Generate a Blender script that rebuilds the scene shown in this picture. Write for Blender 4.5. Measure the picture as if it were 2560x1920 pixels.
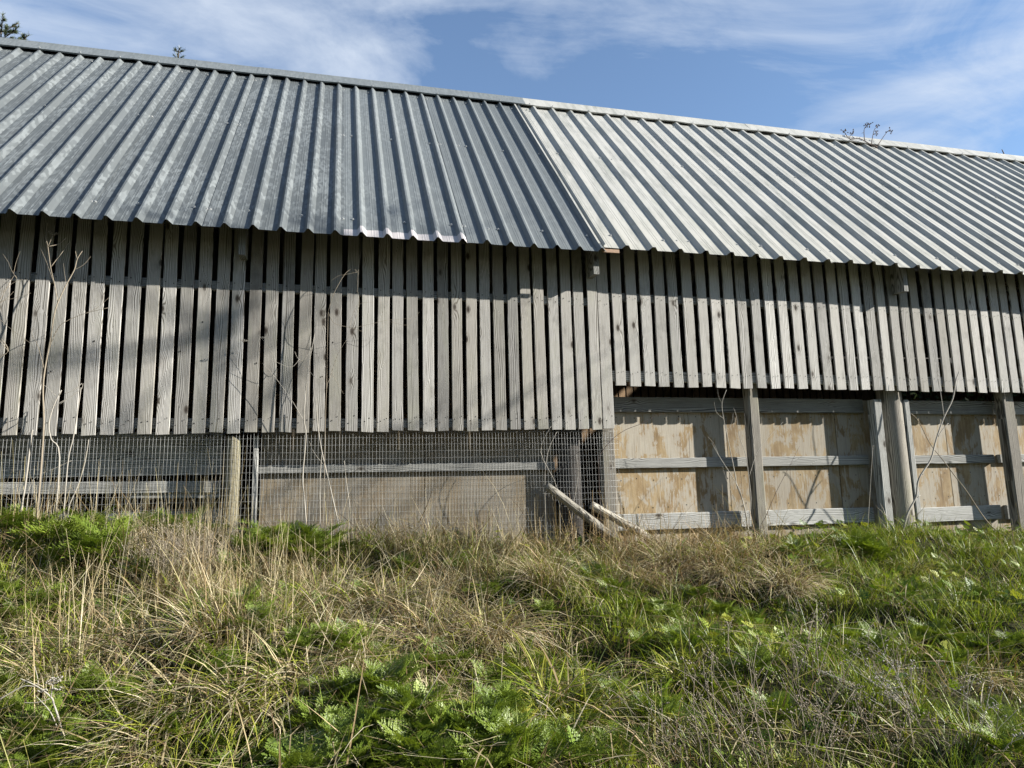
import bpy, math, random
import numpy as np
from mathutils import Vector, Matrix

random.seed(7); RNG = np.random.default_rng(11)
S = bpy.context.scene
for o in list(bpy.data.objects): bpy.data.objects.remove(o)
C = S.collection

# ------------------------------------------------------------------ camera
F, CX, CY = 1760.0, 1280.0, 960.0            # focal length and centre in photo pixels
D, ZC = 5.4956, 1.55                          # distance from the slatted wall, eye height
R_ = np.array([0.97030885, -0.24066701, -0.02408579])
U_ = np.array([-0.01437199, -0.15677554, 0.98752968])
F_ = np.array([0.24144188, 0.95786263, 0.15557955])
cd = bpy.data.cameras.new('camera'); cam = bpy.data.objects.new('camera', cd); C.objects.link(cam)
cam.matrix_world = Matrix(((R_[0], U_[0], -F_[0], 0), (R_[1], U_[1], -F_[1], -D), (R_[2], U_[2], -F_[2], ZC), (0, 0, 0, 1)))
cd.sensor_width = 36; cd.lens = F / 2560 * 36; cd.clip_start = 0.05; cd.clip_end = 2000
S.camera = cam

# ------------------------------------------------------------------ light
SUN_AZ, SUN_EL = math.radians(67), math.radians(23.3)   # azimuth from the wall's outward normal towards +x
SD = Vector((math.cos(SUN_EL) * math.sin(SUN_AZ), -math.cos(SUN_EL) * math.cos(SUN_AZ), math.sin(SUN_EL)))
w = bpy.data.worlds.new('World'); S.world = w; w.use_nodes = True
wt = w.node_tree; wt.nodes.clear()
def wn(t, **k):
    n = wt.nodes.new(t)
    for a, b in k.items(): setattr(n, a, b)
    return n
sky = wn('ShaderNodeTexSky', sky_type='NISHITA'); sky.sun_disc = False
sky.sun_elevation = SUN_EL; sky.sun_rotation = math.atan2(SD.x, SD.y); sky.air_density = 1.0; sky.dust_density = 0.15; sky.ozone_density = 3.0
tc = wn('ShaderNodeTexCoord'); sx = wn('ShaderNodeSeparateXYZ'); wt.links.new(tc.outputs['Generated'], sx.inputs[0])
def wm(op, a, b=None):
    n = wn('ShaderNodeMath', operation=op)
    for i, v in enumerate((a, b)):
        if v is None: continue
        if isinstance(v, (int, float)): n.inputs[i].default_value = v
        else: wt.links.new(v, n.inputs[i])
    return n.outputs[0]
zz = wm('ADD', wm('MAXIMUM', sx.outputs[2], 0.0), 0.12)
cx = wn('ShaderNodeCombineXYZ'); wt.links.new(wm('DIVIDE', sx.outputs[0], zz), cx.inputs[0]); wt.links.new(wm('DIVIDE', sx.outputs[1], zz), cx.inputs[1])
mp = wn('ShaderNodeMapping'); mp.inputs['Rotation'].default_value = (0, 0, 0.6); mp.inputs['Scale'].default_value = (0.8, 1.25, 1); mp.inputs['Location'].default_value = (8.4, 3.3, 0)
wt.links.new(cx.outputs[0], mp.inputs[0])
n1 = wn('ShaderNodeTexNoise'); n1.inputs['Scale'].default_value = 1.25; n1.inputs['Detail'].default_value = 8; n1.inputs['Roughness'].default_value = 0.56; n1.inputs['Distortion'].default_value = 0.7
wt.links.new(mp.outputs[0], n1.inputs['Vector'])
rp = wn('ShaderNodeValToRGB'); rp.color_ramp.elements[0].position = 0.46; rp.color_ramp.elements[1].position = 0.66
rp.color_ramp.elements[0].color = (0.03, 0.03, 0.03, 1); rp.color_ramp.elements[1].color = (0.92, 0.92, 0.92, 1)
mp2 = wn('ShaderNodeMapping'); mp2.inputs['Rotation'].default_value = (0, 0, 2.2); mp2.inputs['Scale'].default_value = (1.1, 2.2, 1); wt.links.new(cx.outputs[0], mp2.inputs[0])
n2 = wn('ShaderNodeTexNoise'); n2.inputs['Scale'].default_value = 2.2; n2.inputs['Detail'].default_value = 10; n2.inputs['Roughness'].default_value = 0.62; n2.inputs['Distortion'].default_value = 0.9; wt.links.new(mp2.outputs[0], n2.inputs['Vector'])
wt.links.new(wm('ADD', wm('MULTIPLY', n1.outputs[0], 0.74), wm('MULTIPLY', n2.outputs[0], 0.26)), rp.inputs[0])
mx = wn('ShaderNodeMix', data_type='RGBA'); wt.links.new(rp.outputs[0], mx.inputs[0]); wt.links.new(sky.outputs[0], mx.inputs[6]); mx.inputs[7].default_value = (3.7, 4.1, 4.7, 1)
bg = wn('ShaderNodeBackground'); bg.inputs[1].default_value = 0.08; wt.links.new(mx.outputs[2], bg.inputs[0])
wo = wn('ShaderNodeOutputWorld'); wt.links.new(bg.outputs[0], wo.inputs[0])
sl = bpy.data.lights.new('sun', 'SUN'); sl.energy = 5.0; sl.angle = math.radians(0.5); sl.color = (1.0, 0.955, 0.88)
so = bpy.data.objects.new('sun', sl); C.objects.link(so); so.rotation_euler = (-SD).to_track_quat('-Z', 'Y').to_euler(); so.location = SD * 30
vs = S.view_settings; vs.view_transform = 'Standard'; vs.look = 'None'; vs.exposure = 1.4; vs.gamma = 1.0; vs.use_curve_mapping = False

# ------------------------------------------------------------------ pixel helpers (photo pixels -> points on a real plane)
CAM = np.array([0, -D, ZC])
def ray(px, py):
    v = R_ * (px - CX) - U_ * (py - CY) + F_ * F
    return v / np.linalg.norm(v)
def W(px, py, y=0.0):                          # point on the plane at depth y (parallel to the wall)
    d = ray(px, py); t = (y + D) / d[1]; p = CAM + d * t
    return (p[0], p[1], p[2])
def proj(P):                                   # world points (n,3) -> photo pixels
    V = np.asarray(P) - CAM; z = V @ F_
    return CX + F * (V @ R_) / z, CY - F * (V @ U_) / z
def gz(x, y):                                  # height of the bank
    x = np.asarray(x, float); y = np.asarray(y, float)
    top = 1.19 - 0.03 * np.clip(x - 0.2, -3, 3) + 0.02 * np.clip(-x, 0, 3) + 0.03 * np.sin(x * 1.7 + .5)
    t = np.clip((y + 6.0) / 5.9, 0, 1)
    z = top * (t * 0.9 + 0.1 * t * t)
    b = np.clip((y + 4.5) / 2, 0, 1) * np.clip(-y / .6, 0, 1)
    z = z + b * (0.055 * np.sin(x * 3.1 + y * 2.0) + 0.05 * np.sin(x * 1.3 - y * 4.1 + 1) + 0.03 * np.sin(x * 7 + y * 5))
    return z
def G(px, py):                                 # where the ray through a pixel meets the bank
    d = ray(px, py); t = 1.5
    for _ in range(400):
        p = CAM + d * t
        if p[2] < gz(p[0], p[1]) or p[1] > -0.05: break
        t += 0.012
    return float(p[0]), float(p[1]), float(gz(p[0], p[1]))
P2 = 2560 / 2212.0                             # factor for coordinates read from the 2212 px wide view

# ------------------------------------------------------------------ node material helper
class M:
    def __init__(s, name):
        s.m = bpy.data.materials.new(name); s.m.use_nodes = True; s.t = s.m.node_tree; s.t.nodes.clear()
        s.out = s.t.nodes.new('ShaderNodeOutputMaterial')
    def n(s, typ, ins=None, **k):
        n = s.t.nodes.new(typ)
        for a, b in k.items(): setattr(n, a, b)
        for a, b in (ins or {}).items(): s.set(n.inputs[a], b)
        return n
    def set(s, sock, v):
        if hasattr(v, 'outputs'): v = v.outputs[0]
        if isinstance(v, bpy.types.NodeSocket): s.t.links.new(v, sock)
        else: sock.default_value = v
    def math(s, op, a, b=0.0, c=None, clamp=False):
        n = s.n('ShaderNodeMath', {0: a, 1: b}, operation=op); n.use_clamp = clamp
        if c is not None: s.set(n.inputs[2], c)
        return n.outputs[0]
    def vmul(s, v, f): return s.n('ShaderNodeVectorMath', {0: v, 1: f}, operation='MULTIPLY').outputs[0]
    def vadd(s, v, f): return s.n('ShaderNodeVectorMath', {0: v, 1: f}, operation='ADD').outputs[0]
    def noise(s, v, scale=1, detail=4, rough=.55, dist=0): return s.n('ShaderNodeTexNoise', {'Vector': v, 'Scale': scale, 'Detail': detail, 'Roughness': rough, 'Distortion': dist}).outputs[0]
    def ramp(s, f, stops):
        n = s.n('ShaderNodeValToRGB', {0: f}); e = n.color_ramp.elements
        while len(e) < len(stops): e.new(.5)
        for i, (p, c) in enumerate(stops):
            e[i].position = p; e[i].color = (c, c, c, 1) if isinstance(c, (int, float)) else (*c, 1)
        return n.outputs[0]
    def mix(s, f, a, b, mode='MIX'):
        n = s.n('ShaderNodeMix', data_type='RGBA', blend_type=mode)
        s.set(n.inputs[0], f)
        for i, v in ((6, a), (7, b)): s.set(n.inputs[i], (*v, 1) if isinstance(v, tuple) and len(v) == 3 else v)
        return n.outputs[2]
    def bsdf(s, color, rough=.8, metal=0.0, spec=.3, bump=None, bstr=.3, bdist=.003):
        b = s.n('ShaderNodeBsdfPrincipled')
        s.set(b.inputs['Base Color'], (*color, 1) if isinstance(color, tuple) and len(color) == 3 else color)
        s.set(b.inputs['Roughness'], rough); s.set(b.inputs['Metallic'], metal); s.set(b.inputs['Specular IOR Level'], spec)
        if bump is not None:
            bn = s.n('ShaderNodeBump', {'Height': bump, 'Strength': bstr, 'Distance': bdist}); s.t.links.new(bn.outputs[0], b.inputs['Normal'])
        s.t.links.new(b.outputs[0], s.out.inputs[0]); return b
    def coords(s, k=37.0):
        tcn = s.n('ShaderNodeTexCoord'); oi = s.n('ShaderNodeObjectInfo')
        r = oi.outputs['Random']
        off = s.n('ShaderNodeCombineXYZ', {0: s.math('MULTIPLY', r, k), 1: s.math('MULTIPLY', r, k * 1.7), 2: s.math('MULTIPLY', r, k * 2.9)})
        return s.vadd(tcn.outputs['Object'], off.outputs[0]), r, tcn.outputs['Object']

def wood(name, dark, mid, light, knots=True, tint=None, green=0.0, ringf=330.0):
    m = M(name); v, r, ov = m.coords()
    warp = m.noise(m.vmul(v, (8, 8, .6)), 1, 2, .45, .15)
    blot = m.noise(m.vmul(v, (9, 9, 2.2)), 1, 4, .6)
    fine = m.noise(m.vmul(v, (240, 240, 6)), 1, 4, .7)
    fine2 = m.noise(m.vmul(v, (90, 90, 2.5)), 1, 3, .6)
    sp = m.n('ShaderNodeSeparateXYZ', {0: v})
    kx = m.n('ShaderNodeCombineXYZ', {0: m.math('MULTIPLY', sp.outputs[0], 8.5), 1: 0.0, 2: m.math('MULTIPLY', sp.outputs[2], 4.2)})
    vo = m.n('ShaderNodeTexVoronoi', {'Vector': kx, 'Scale': 1.0, 'Randomness': 1.0}, voronoi_dimensions='3D')
    kd = vo.outputs['Distance']; ks = m.n('ShaderNodeSeparateColor', {0: vo.outputs['Color']}).outputs[0]
    on = m.math('GREATER_THAN', ks, 0.42)
    swirl = m.math('MULTIPLY', on, m.math('POWER', 2.718, m.math('MULTIPLY', kd, -5.0)))
    ph = m.math('ADD', m.math('MULTIPLY', sp.outputs[0], ringf), m.math('ADD', m.math('MULTIPLY', warp, 34.0), m.math('MULTIPLY', swirl, 13.0)))
    ring = m.math('SUBTRACT', 1.0, m.math('MULTIPLY', m.math('POWER', m.math('ABSOLUTE', m.math('SINE', ph)), 5.0), 2.0))
    ringamp = m.math('MULTIPLY', ring, m.math('MULTIPLY', fine2, 0.44))
    val = m.math('ADD', 0.02, m.math('ADD', ringamp, m.math('ADD', m.math('MULTIPLY', fine, 0.60), m.math('MULTIPLY', blot, 0.30))))
    col = m.ramp(val, [(0.22, dark), (0.45, mid), (0.70, light)])
    bright = m.math('ADD', 0.68, m.math('MULTIPLY', m.math('FRACT', m.math('MULTIPLY', r, 17.3)), 0.62))
    cc = m.n('ShaderNodeCombineXYZ', {0: bright, 1: bright, 2: bright}); col = m.mix(1.0, col, cc.outputs[0], 'MULTIPLY')
    if tint: col = m.mix(m.math('MULTIPLY', m.math('FRACT', m.math('MULTIPLY', r, 91.7)), 0.5), col, tint)
    if green: col = m.mix(m.math('MULTIPLY', m.ramp(blot, [(0.5, 0.0), (0.72, 1.0)]), green), col, (0.13, 0.14, 0.06))
    crack = m.ramp(m.noise(m.vmul(v, (70, 70, .9)), 1, 3, .6), [(0.27, 1.0), (0.31, 0.0)])
    col = m.mix(m.math('MULTIPLY', crack, .8), col, (0.03, 0.027, 0.022))
    stain = m.ramp(m.noise(m.vmul(v, (5, 5, 3.3)), 1, 5, .7), [(0.55, 0.0), (0.75, 1.0)])
    col = m.mix(m.math('MULTIPLY', stain, .45), col, dark)
    if knots:
        k = m.math('MULTIPLY', on, m.ramp(kd, [(0.05, 1.0), (0.10, 0.75), (0.16, 0.0)]))
        halo = m.math('MULTIPLY', on, m.ramp(kd, [(0.1, 0.4), (0.34, 0.0)]))
        col = m.mix(halo, col, (0.12, 0.105, 0.085)); col = m.mix(k, col, (0.035, 0.028, 0.022))
    h = m.math('ADD', m.math('MULTIPLY', ring, 0.30), m.math('ADD', m.math('MULTIPLY', fine, 0.9), fine2))
    m.bsdf(col, .88, 0, .2, h, .38, .0025)
    return m.m

WD = wood('weathered_slat_wood', (0.045, 0.042, 0.036), (0.178, 0.171, 0.156), (0.38, 0.37, 0.348), tint=(0.235, 0.212, 0.175), green=.22)
WS = wood('silver_slat_wood', (0.055, 0.052, 0.046), (0.245, 0.237, 0.218), (0.46, 0.45, 0.425), tint=(0.32, 0.30, 0.26), green=.10)
WR = wood('grey_rail_wood', (0.07, 0.07, 0.064), (0.18, 0.18, 0.168), (0.33, 0.33, 0.31), ringf=260)
WP = wood('grey_post_wood', (0.05, 0.045, 0.037), (0.15, 0.137, 0.115), (0.28, 0.26, 0.225), knots=True, green=.25)
WT = wood('tan_post_wood', (0.06, 0.055, 0.035), (0.145, 0.13, 0.085), (0.24, 0.22, 0.155), knots=False, green=.5)
WB = wood('brown_board_wood', (0.05, 0.035, 0.02), (0.16, 0.105, 0.06), (0.30, 0.21, 0.13))
WL = wood('pale_log_wood', (0.045, 0.04, 0.033), (0.18, 0.165, 0.135), (0.35, 0.33, 0.28), knots=False)

WK = wood('near_black_pole_wood', (0.012, 0.011, 0.01), (0.04, 0.036, 0.032), (0.09, 0.082, 0.075), knots=False)  # near-black wood tone for the round pole behind the corner post
def plywood(name, ochre):
    m = M(name); v, r, ov = m.coords()
    big = m.noise(m.vmul(v, (3.2, 3.2, 2.2)), 1, 5, .6, .3)
    strk = m.noise(m.vmul(v, (42, 42, 2.0)), 1, 5, .65)
    fine = m.noise(m.vmul(v, (40, 40, 90)), 1, 3, .6)
    sp = m.noise(m.vmul(v, (9, 9, 4)), 1, 6, .7, .5)
    a = m.math('ADD', m.math('MULTIPLY', big, .6), m.math('ADD', m.math('MULTIPLY', strk, .34), m.math('MULTIPLY', sp, .5)))
    col = m.ramp(a, [(0.58, (0.36, 0.29, 0.185)), (0.70, (0.29, 0.215, 0.115)), (0.78, (0.21, 0.14, 0.065)), (0.92, (0.11, 0.07, 0.035))])
    pn = m.math('ADD', m.math('MULTIPLY', m.noise(m.vmul(v, (4.5, 4.5, 3)), 1, 8, .68, .6), .75), m.math('MULTIPLY', m.noise(m.vmul(v, (55, 55, 7)), 1, 4, .65), .3))
    col = m.mix(m.math('MULTIPLY', m.ramp(pn, [(0.50, 0.0), (0.54, .85), (0.7, 1.0)]), .9), col, (0.36, 0.35, 0.31))
    drip = m.ramp(m.noise(m.vmul(v, (30, 30, 1.4)), 1, 6, .7), [(0.56, 0.0), (0.70, 1.0)]); col = m.mix(m.math('MULTIPLY', drip, .6), col, (0.10, 0.075, 0.045))
    tone = m.math('ADD', .72, m.math('MULTIPLY', m.math('FRACT', m.math('MULTIPLY', r, 7.7)), .45)); tc3 = m.n('ShaderNodeCombineXYZ', {0: tone, 1: tone, 2: tone}); col = m.mix(1.0, col, tc3.outputs[0], 'MULTIPLY')
    if ochre == 0: col = m.mix(.66, col, (0.125, 0.12, 0.107))
    gr = m.noise(m.vmul(v, (160, 160, 5)), 1, 4, .7); col = m.mix(m.math('MULTIPLY', m.ramp(gr, [(.42, 1.0), (.62, 0.0)]), .3), col, (0.13, 0.10, 0.065))
    crack = m.ramp(m.noise(m.vmul(v, (34, 34, .9)), 1, 4, .6), [(0.31, 1.0), (0.35, 0.0)])
    col = m.mix(m.math('MULTIPLY', crack, .75), col, (0.06, 0.045, 0.03))
    col = m.mix(m.math('MULTIPLY', fine, .35), col, (0.25, 0.19, 0.11))
    m.bsdf(col, .8, 0, .25, m.math('ADD', m.math('MULTIPLY', strk, 1.0), m.math('MULTIPLY', crack, -1.5)), .35, .004)
    return m.m
PLY = plywood('weathered_plywood', 1); PLYG = plywood('grey_plywood', 0)  # second one is a greyer, darker copy for the panels behind the mesh

def zinc(name, patch=1.0, strip=False, tone=1.0):
    m = M(name); v, r, ov = m.coords()
    # local x across the sheet, y up the slope
    big = m.noise(m.vmul(v, (0.9, 1.1, 1)), 1, 4, .55, .3)
    vo = m.n('ShaderNodeTexVoronoi', {'Vector': m.vadd(m.vmul(v, (62, 20, 1)), m.n('ShaderNodeCombineXYZ', {0: m.noise(v, 9, 3), 1: m.noise(v, 7, 3)}).outputs[0]), 'Scale': 1.0}, voronoi_dimensions='2D')
    cell = m.n('ShaderNodeSeparateColor', {0: vo.outputs['Color']}).outputs[0]
    pm = m.math('MULTIPLY', m.ramp(m.math('ADD', m.math('MULTIPLY', cell, .45), m.math('MULTIPLY', big, .85)), [(0.62, 0.0), (0.74, .45), (1.0, .9)]), patch)
    streak = m.noise(m.vmul(v, (38, .7, 1)), 1, 3, .6)
    dirt = m.noise(m.vmul(v, (6, 1.6, 1)), 1, 5, .62)
    col = m.ramp(streak, [(0.3, (0.082 * tone, 0.092 * tone, 0.095 * tone)), (0.7, (0.100 * tone, 0.111 * tone, 0.114 * tone))])
    col = m.mix(m.math('MULTIPLY', dirt, .35), col, (0.065 * tone, 0.071 * tone, 0.069 * tone))
    col = m.mix(pm, col, (0.18, 0.197, 0.20))
    if strip:
        s = m.n('ShaderNodeSeparateXYZ', {0: ov})
        e = m.math('ADD', s.outputs[1], m.math('MULTIPLY', m.math('SUBTRACT', m.noise(v, 8, 3), .5), .05))
        lim = m.ramp(m.math('MULTIPLY', e, 1.0), [(0.105, 1.0), (0.112, 0.0)])
        col = m.mix(m.math('MULTIPLY', lim, .9), col, (0.44, 0.41, 0.40))
    ro = m.math('ADD', .42, m.math('MULTIPLY', dirt, .3))
    m.bsdf(col, ro, .15, .35, m.math('ADD', big, m.math('MULTIPLY', dirt, .3)), .12, .01)
    return m.m
ZA = zinc('aged_zinc_sheet', .85); ZB = zinc('zinc_sheet_with_pale_eave_strip', .75, True, 1.35); ZC_ = zinc('plain_zinc_sheet', .35, False, 1.3); ZCAP = zinc('zinc_ridge_sheet', .9, False, 1.55)

def whitesheet(name):
    m = M(name); v, r, ov = m.coords()
    d = m.noise(m.vmul(v, (11, 2.2, 1)), 1, 6, .68); d2 = m.noise(m.vmul(v, (60, 10, 1)), 1, 3, .6)
    big = m.noise(m.vmul(v, (.8, .9, 1)), 1, 3)
    f = m.math('MULTIPLY', m.ramp(m.math('ADD', m.math('MULTIPLY', d, .8), m.math('MULTIPLY', d2, .25)), [(0.46, 0.0), (0.70, 1.0)]), m.ramp(big, [(.3, .35), (.65, 1.0)]))
    s = m.n('ShaderNodeSeparateXYZ', {0: ov})
    col = m.mix(m.math('MULTIPLY', m.ramp(s.outputs[1], [(0.0, 1.0), (1.0, 0.0)]), m.math('MULTIPLY', d, .5)), (0.35, 0.345, 0.315), (0.33, 0.31, 0.235))
    col = m.mix(m.math('MULTIPLY', f, .75), col, (0.11, 0.12, 0.10))
    m.bsdf(col, .5, 0, .4, d, .08, .01)
    return m.m
WSH = whitesheet('white_coated_sheet')

def plain(name, c, rough=.6, metal=0.0, nscale=30, amt=.25, spec=.3):
    m = M(name); v, r, ov = m.coords(); f = m.noise(v, nscale, 4)
    col = m.mix(m.math('MULTIPLY', f, amt * 2), c, tuple(x * .45 for x in c))
    m.bsdf(col, rough, metal, spec, f, .15, .002); return m.m
WIRE = plain('galvanised_wire', (0.38, 0.385, 0.375), .5, .3, 40, .2)
SCREW = plain('screw_metal', (0.42, 0.43, 0.42), .4, .5, 40, .2)
NAIL = plain('dark_nail_and_blocker', (0.02, 0.018, 0.016), .7)
STALK = plain('pale_dry_stalk', (0.34, 0.315, 0.27), .8, 0, 25, .22)
GREY = plain('grey_dry_twig', (0.26, 0.22, 0.165), .85, 0, 25, .25)
DARKT = plain('dark_twig', (0.085, 0.06, 0.05), .8, 0, 30, .3)
RUST = plain('rusty_flashing', (0.40, 0.27, 0.18), .7, .2, 60, .5)
BARK = plain('conifer_bark', (0.10, 0.075, 0.055), .9, 0, 12, .4)

def foliage(name, trans=.35, gloss=.25, rough=.5):
    m = M(name); at = m.n('ShaderNodeAttribute', attribute_name='tint'); col = at.outputs['Color']
    b = m.n('ShaderNodeBsdfPrincipled'); m.set(b.inputs['Base Color'], col); m.set(b.inputs['Roughness'], rough); m.set(b.inputs['Specular IOR Level'], gloss)
    t = m.n('ShaderNodeBsdfTranslucent'); tcol = m.mix(1.0, col, (1.0, 1.0, .55), 'MULTIPLY'); m.set(t.inputs[0], tcol)
    mxs = m.n('ShaderNodeMixShader', {0: trans}); m.t.links.new(b.outputs[0], mxs.inputs[1]); m.t.links.new(t.outputs[0], mxs.inputs[2]); m.t.links.new(mxs.outputs[0], m.out.inputs[0])
    return m.m
FOL = foliage('leaf_blades', .27, .3, .45); DRY = foliage('dry_blades', .14, .25, .6)
def frondmat(name, c1, c2):
    m = M(name); v, r, ov = m.coords(); f = m.noise(v, 14, 3)
    col = m.mix(m.math('ADD', m.math('MULTIPLY', f, .6), m.math('MULTIPLY', r, .5)), c1, c2)
    b = m.n('ShaderNodeBsdfPrincipled'); m.set(b.inputs['Base Color'], col); m.set(b.inputs['Roughness'], .42); m.set(b.inputs['Specular IOR Level'], .4)
    t = m.n('ShaderNodeBsdfTranslucent'); m.set(t.inputs[0], m.mix(1.0, col, (1.2, 1.15, .5), 'MULTIPLY'))
    mxs = m.n('ShaderNodeMixShader', {0: .28}); m.t.links.new(b.outputs[0], mxs.inputs[1]); m.t.links.new(t.outputs[0], mxs.inputs[2]); m.t.links.new(mxs.outputs[0], m.out.inputs[0])
    return m.m
FRG = frondmat('hemlock_leaf_green', (0.06, 0.11, 0.014), (0.21, 0.27, 0.038)); FRY = frondmat('hemlock_leaf_yellow', (0.22, 0.25, 0.04), (0.40, 0.38, 0.07))
NEED = frondmat('conifer_needles', (0.03, 0.055, 0.03), (0.09, 0.11, 0.06)); IVY = frondmat('ivy_leaf', (0.03, 0.06, 0.015), (0.08, 0.11, 0.03))

# ------------------------------------------------------------------ mesh helpers
def tag(o, label=None, cat=None, group=None, kind=None):
    for k, v in (('label', label), ('category', cat), ('group', group), ('kind', kind)):
        if v: o[k] = v
    return o
def link(name, me, mat=None, parent=None):
    o = bpy.data.objects.new(name, me); C.objects.link(o)
    if me is not None and mat is not None and len(me.materials) == 0: me.materials.append(mat)
    if parent: o.parent = parent
    return o
def mesh(name, V, Fc, smooth=False):
    me = bpy.data.meshes.new(name); me.from_pydata([tuple(map(float, v)) for v in V], [], [tuple(f) for f in Fc]); me.update()
    if smooth: me.polygons.foreach_set('use_smooth', [True] * len(me.polygons))
    return me
def empty(name, loc=(0, 0, 0), parent=None):
    o = bpy.data.objects.new(name, None); C.objects.link(o); o.location = loc; o.empty_display_size = .1
    if parent: o.parent = parent
    return o
def beam_mesh(name, L, wx, ty, bow=0.0, seg=3, wane=0.0, ragged=0.0):
    """a board: local z along the length, x across, y thickness; chamfered, slightly bowed"""
    V = []; Fc = []; c = min(wx, ty) * .12
    pr = [(-wx / 2 + c, 0), (wx / 2 - c, 0), (wx / 2, c), (wx / 2, ty), (-wx / 2, ty), (-wx / 2, c)]
    for i in range(seg + 1):
        t = i / seg; b = bow * math.sin(math.pi * t) + random.uniform(-wane, wane); b2 = random.uniform(-wane, wane)
        for j, (x, y) in enumerate(pr):
            z = L * t
            if i in (0, seg) and ragged: z += ragged * (x / wx) 
            V.append((x + (b if x < 0 else b + b2), y + bow * .4 * math.sin(math.pi * t), z))
    k = len(pr)
    for i in range(seg):
        for j in range(k): a, b = i * k + j, i * k + (j + 1) % k; Fc.append((a, b, b + k, a + k))
    Fc.append(tuple(reversed(range(k)))); Fc.append(tuple(range(seg * k, seg * k + k)))
    return mesh(name, V, Fc)
def hbeam(name, x0, x1, zbot, h, y, t, mat, parent, tilt=0.0, **k):
    """a horizontal board along +x, its front face at depth y"""
    o = link(name, beam_mesh(name, x1 - x0, h, t, **k), mat, parent)
    o.matrix_local = Matrix(((0, 0, 1, x0), (0, 1, 0, y), (-1, 0, 0, zbot + h / 2), (0, 0, 0, 1))) @ Matrix.Rotation(tilt, 4, 'Y')
    return o
def smooth_path(pts, n=4):
    pts = [np.array(p, float) for p in pts]
    if len(pts) < 3: return pts
    out = []
    for i in range(len(pts) - 1):
        p0, p1, p2, p3 = pts[max(i - 1, 0)], pts[i], pts[i + 1], pts[min(i + 2, len(pts) - 1)]
        for k in range(n):
            t = k / n; out.append(.5 * ((2 * p1) + (p2 - p0) * t + (2 * p0 - 5 * p1 + 4 * p2 - p3) * t * t + (3 * p1 - p0 - 3 * p2 + p3) * t ** 3))
    out.append(pts[-1]); return out
class TB:                                       # collects tubes into one mesh
    def __init__(s): s.V = []; s.F = []
    def tube(s, pts, r0, r1, sides=6, n=4, jit=0.0):
        P = smooth_path(pts, n); m = len(P); b = len(s.V)
        up = np.array([.3, .2, .93])
        for i, p in enumerate(P):
            d = P[min(i + 1, m - 1)] - P[max(i - 1, 0)]; d = d / (np.linalg.norm(d) + 1e-9)
            a = np.cross(d, up); 
            if np.linalg.norm(a) < .1: a = np.cross(d, np.array([1, 0, 0]))
            a /= np.linalg.norm(a); c = np.cross(d, a); r = r0 + (r1 - r0) * i / (m - 1)
            for k in range(sides):
                an = 2 * math.pi * k / sides; rr = r * (1 + random.uniform(-jit, jit)); s.V.append(p + a * math.cos(an) * rr + c * math.sin(an) * rr)
        for i in range(m - 1):
            for k in range(sides): q = b + i * sides + k; q2 = b + i * sides + (k + 1) % sides; s.F.append((q, q2, q2 + sides, q + sides))
        s.F.append(tuple(b + k for k in reversed(range(sides)))); s.F.append(tuple(b + (m - 1) * sides + k for k in range(sides)))
    def blob(s, p, r):
        b = len(s.V); 
        for v in ((1, 0, 0), (-1, 0, 0), (0, 1, 0), (0, -1, 0), (0, 0, 1), (0, 0, -1)): s.V.append(np.array(p) + np.array(v) * r * random.uniform(.7, 1.3))
        for f in ((0, 2, 4), (2, 1, 4), (1, 3, 4), (3, 0, 4), (2, 0, 5), (1, 2, 5), (3, 1, 5), (0, 3, 5)): s.F.append(tuple(b + i for i in f))
    def box(s, x0, x1, y0, y1, z0, z1):
        b = len(s.V)
        for z in (z0, z1):
            for x, y in ((x0, y0), (x1, y0), (x1, y1), (x0, y1)): s.V.append(np.array((x, y, z)))
        for f in ((3, 2, 1, 0), (4, 5, 6, 7), (0, 1, 5, 4), (1, 2, 6, 5), (2, 3, 7, 6), (3, 0, 4, 7)): s.F.append(tuple(b + i for i in f))
    def build(s, name, mat, parent=None, smooth=True, origin=None):
        V = s.V
        if origin is not None: V = [v - np.array(origin) for v in V]
        o = link(name, mesh(name, V, s.F, smooth), mat, parent)
        if origin is not None: o.location = origin
        return o
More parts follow.
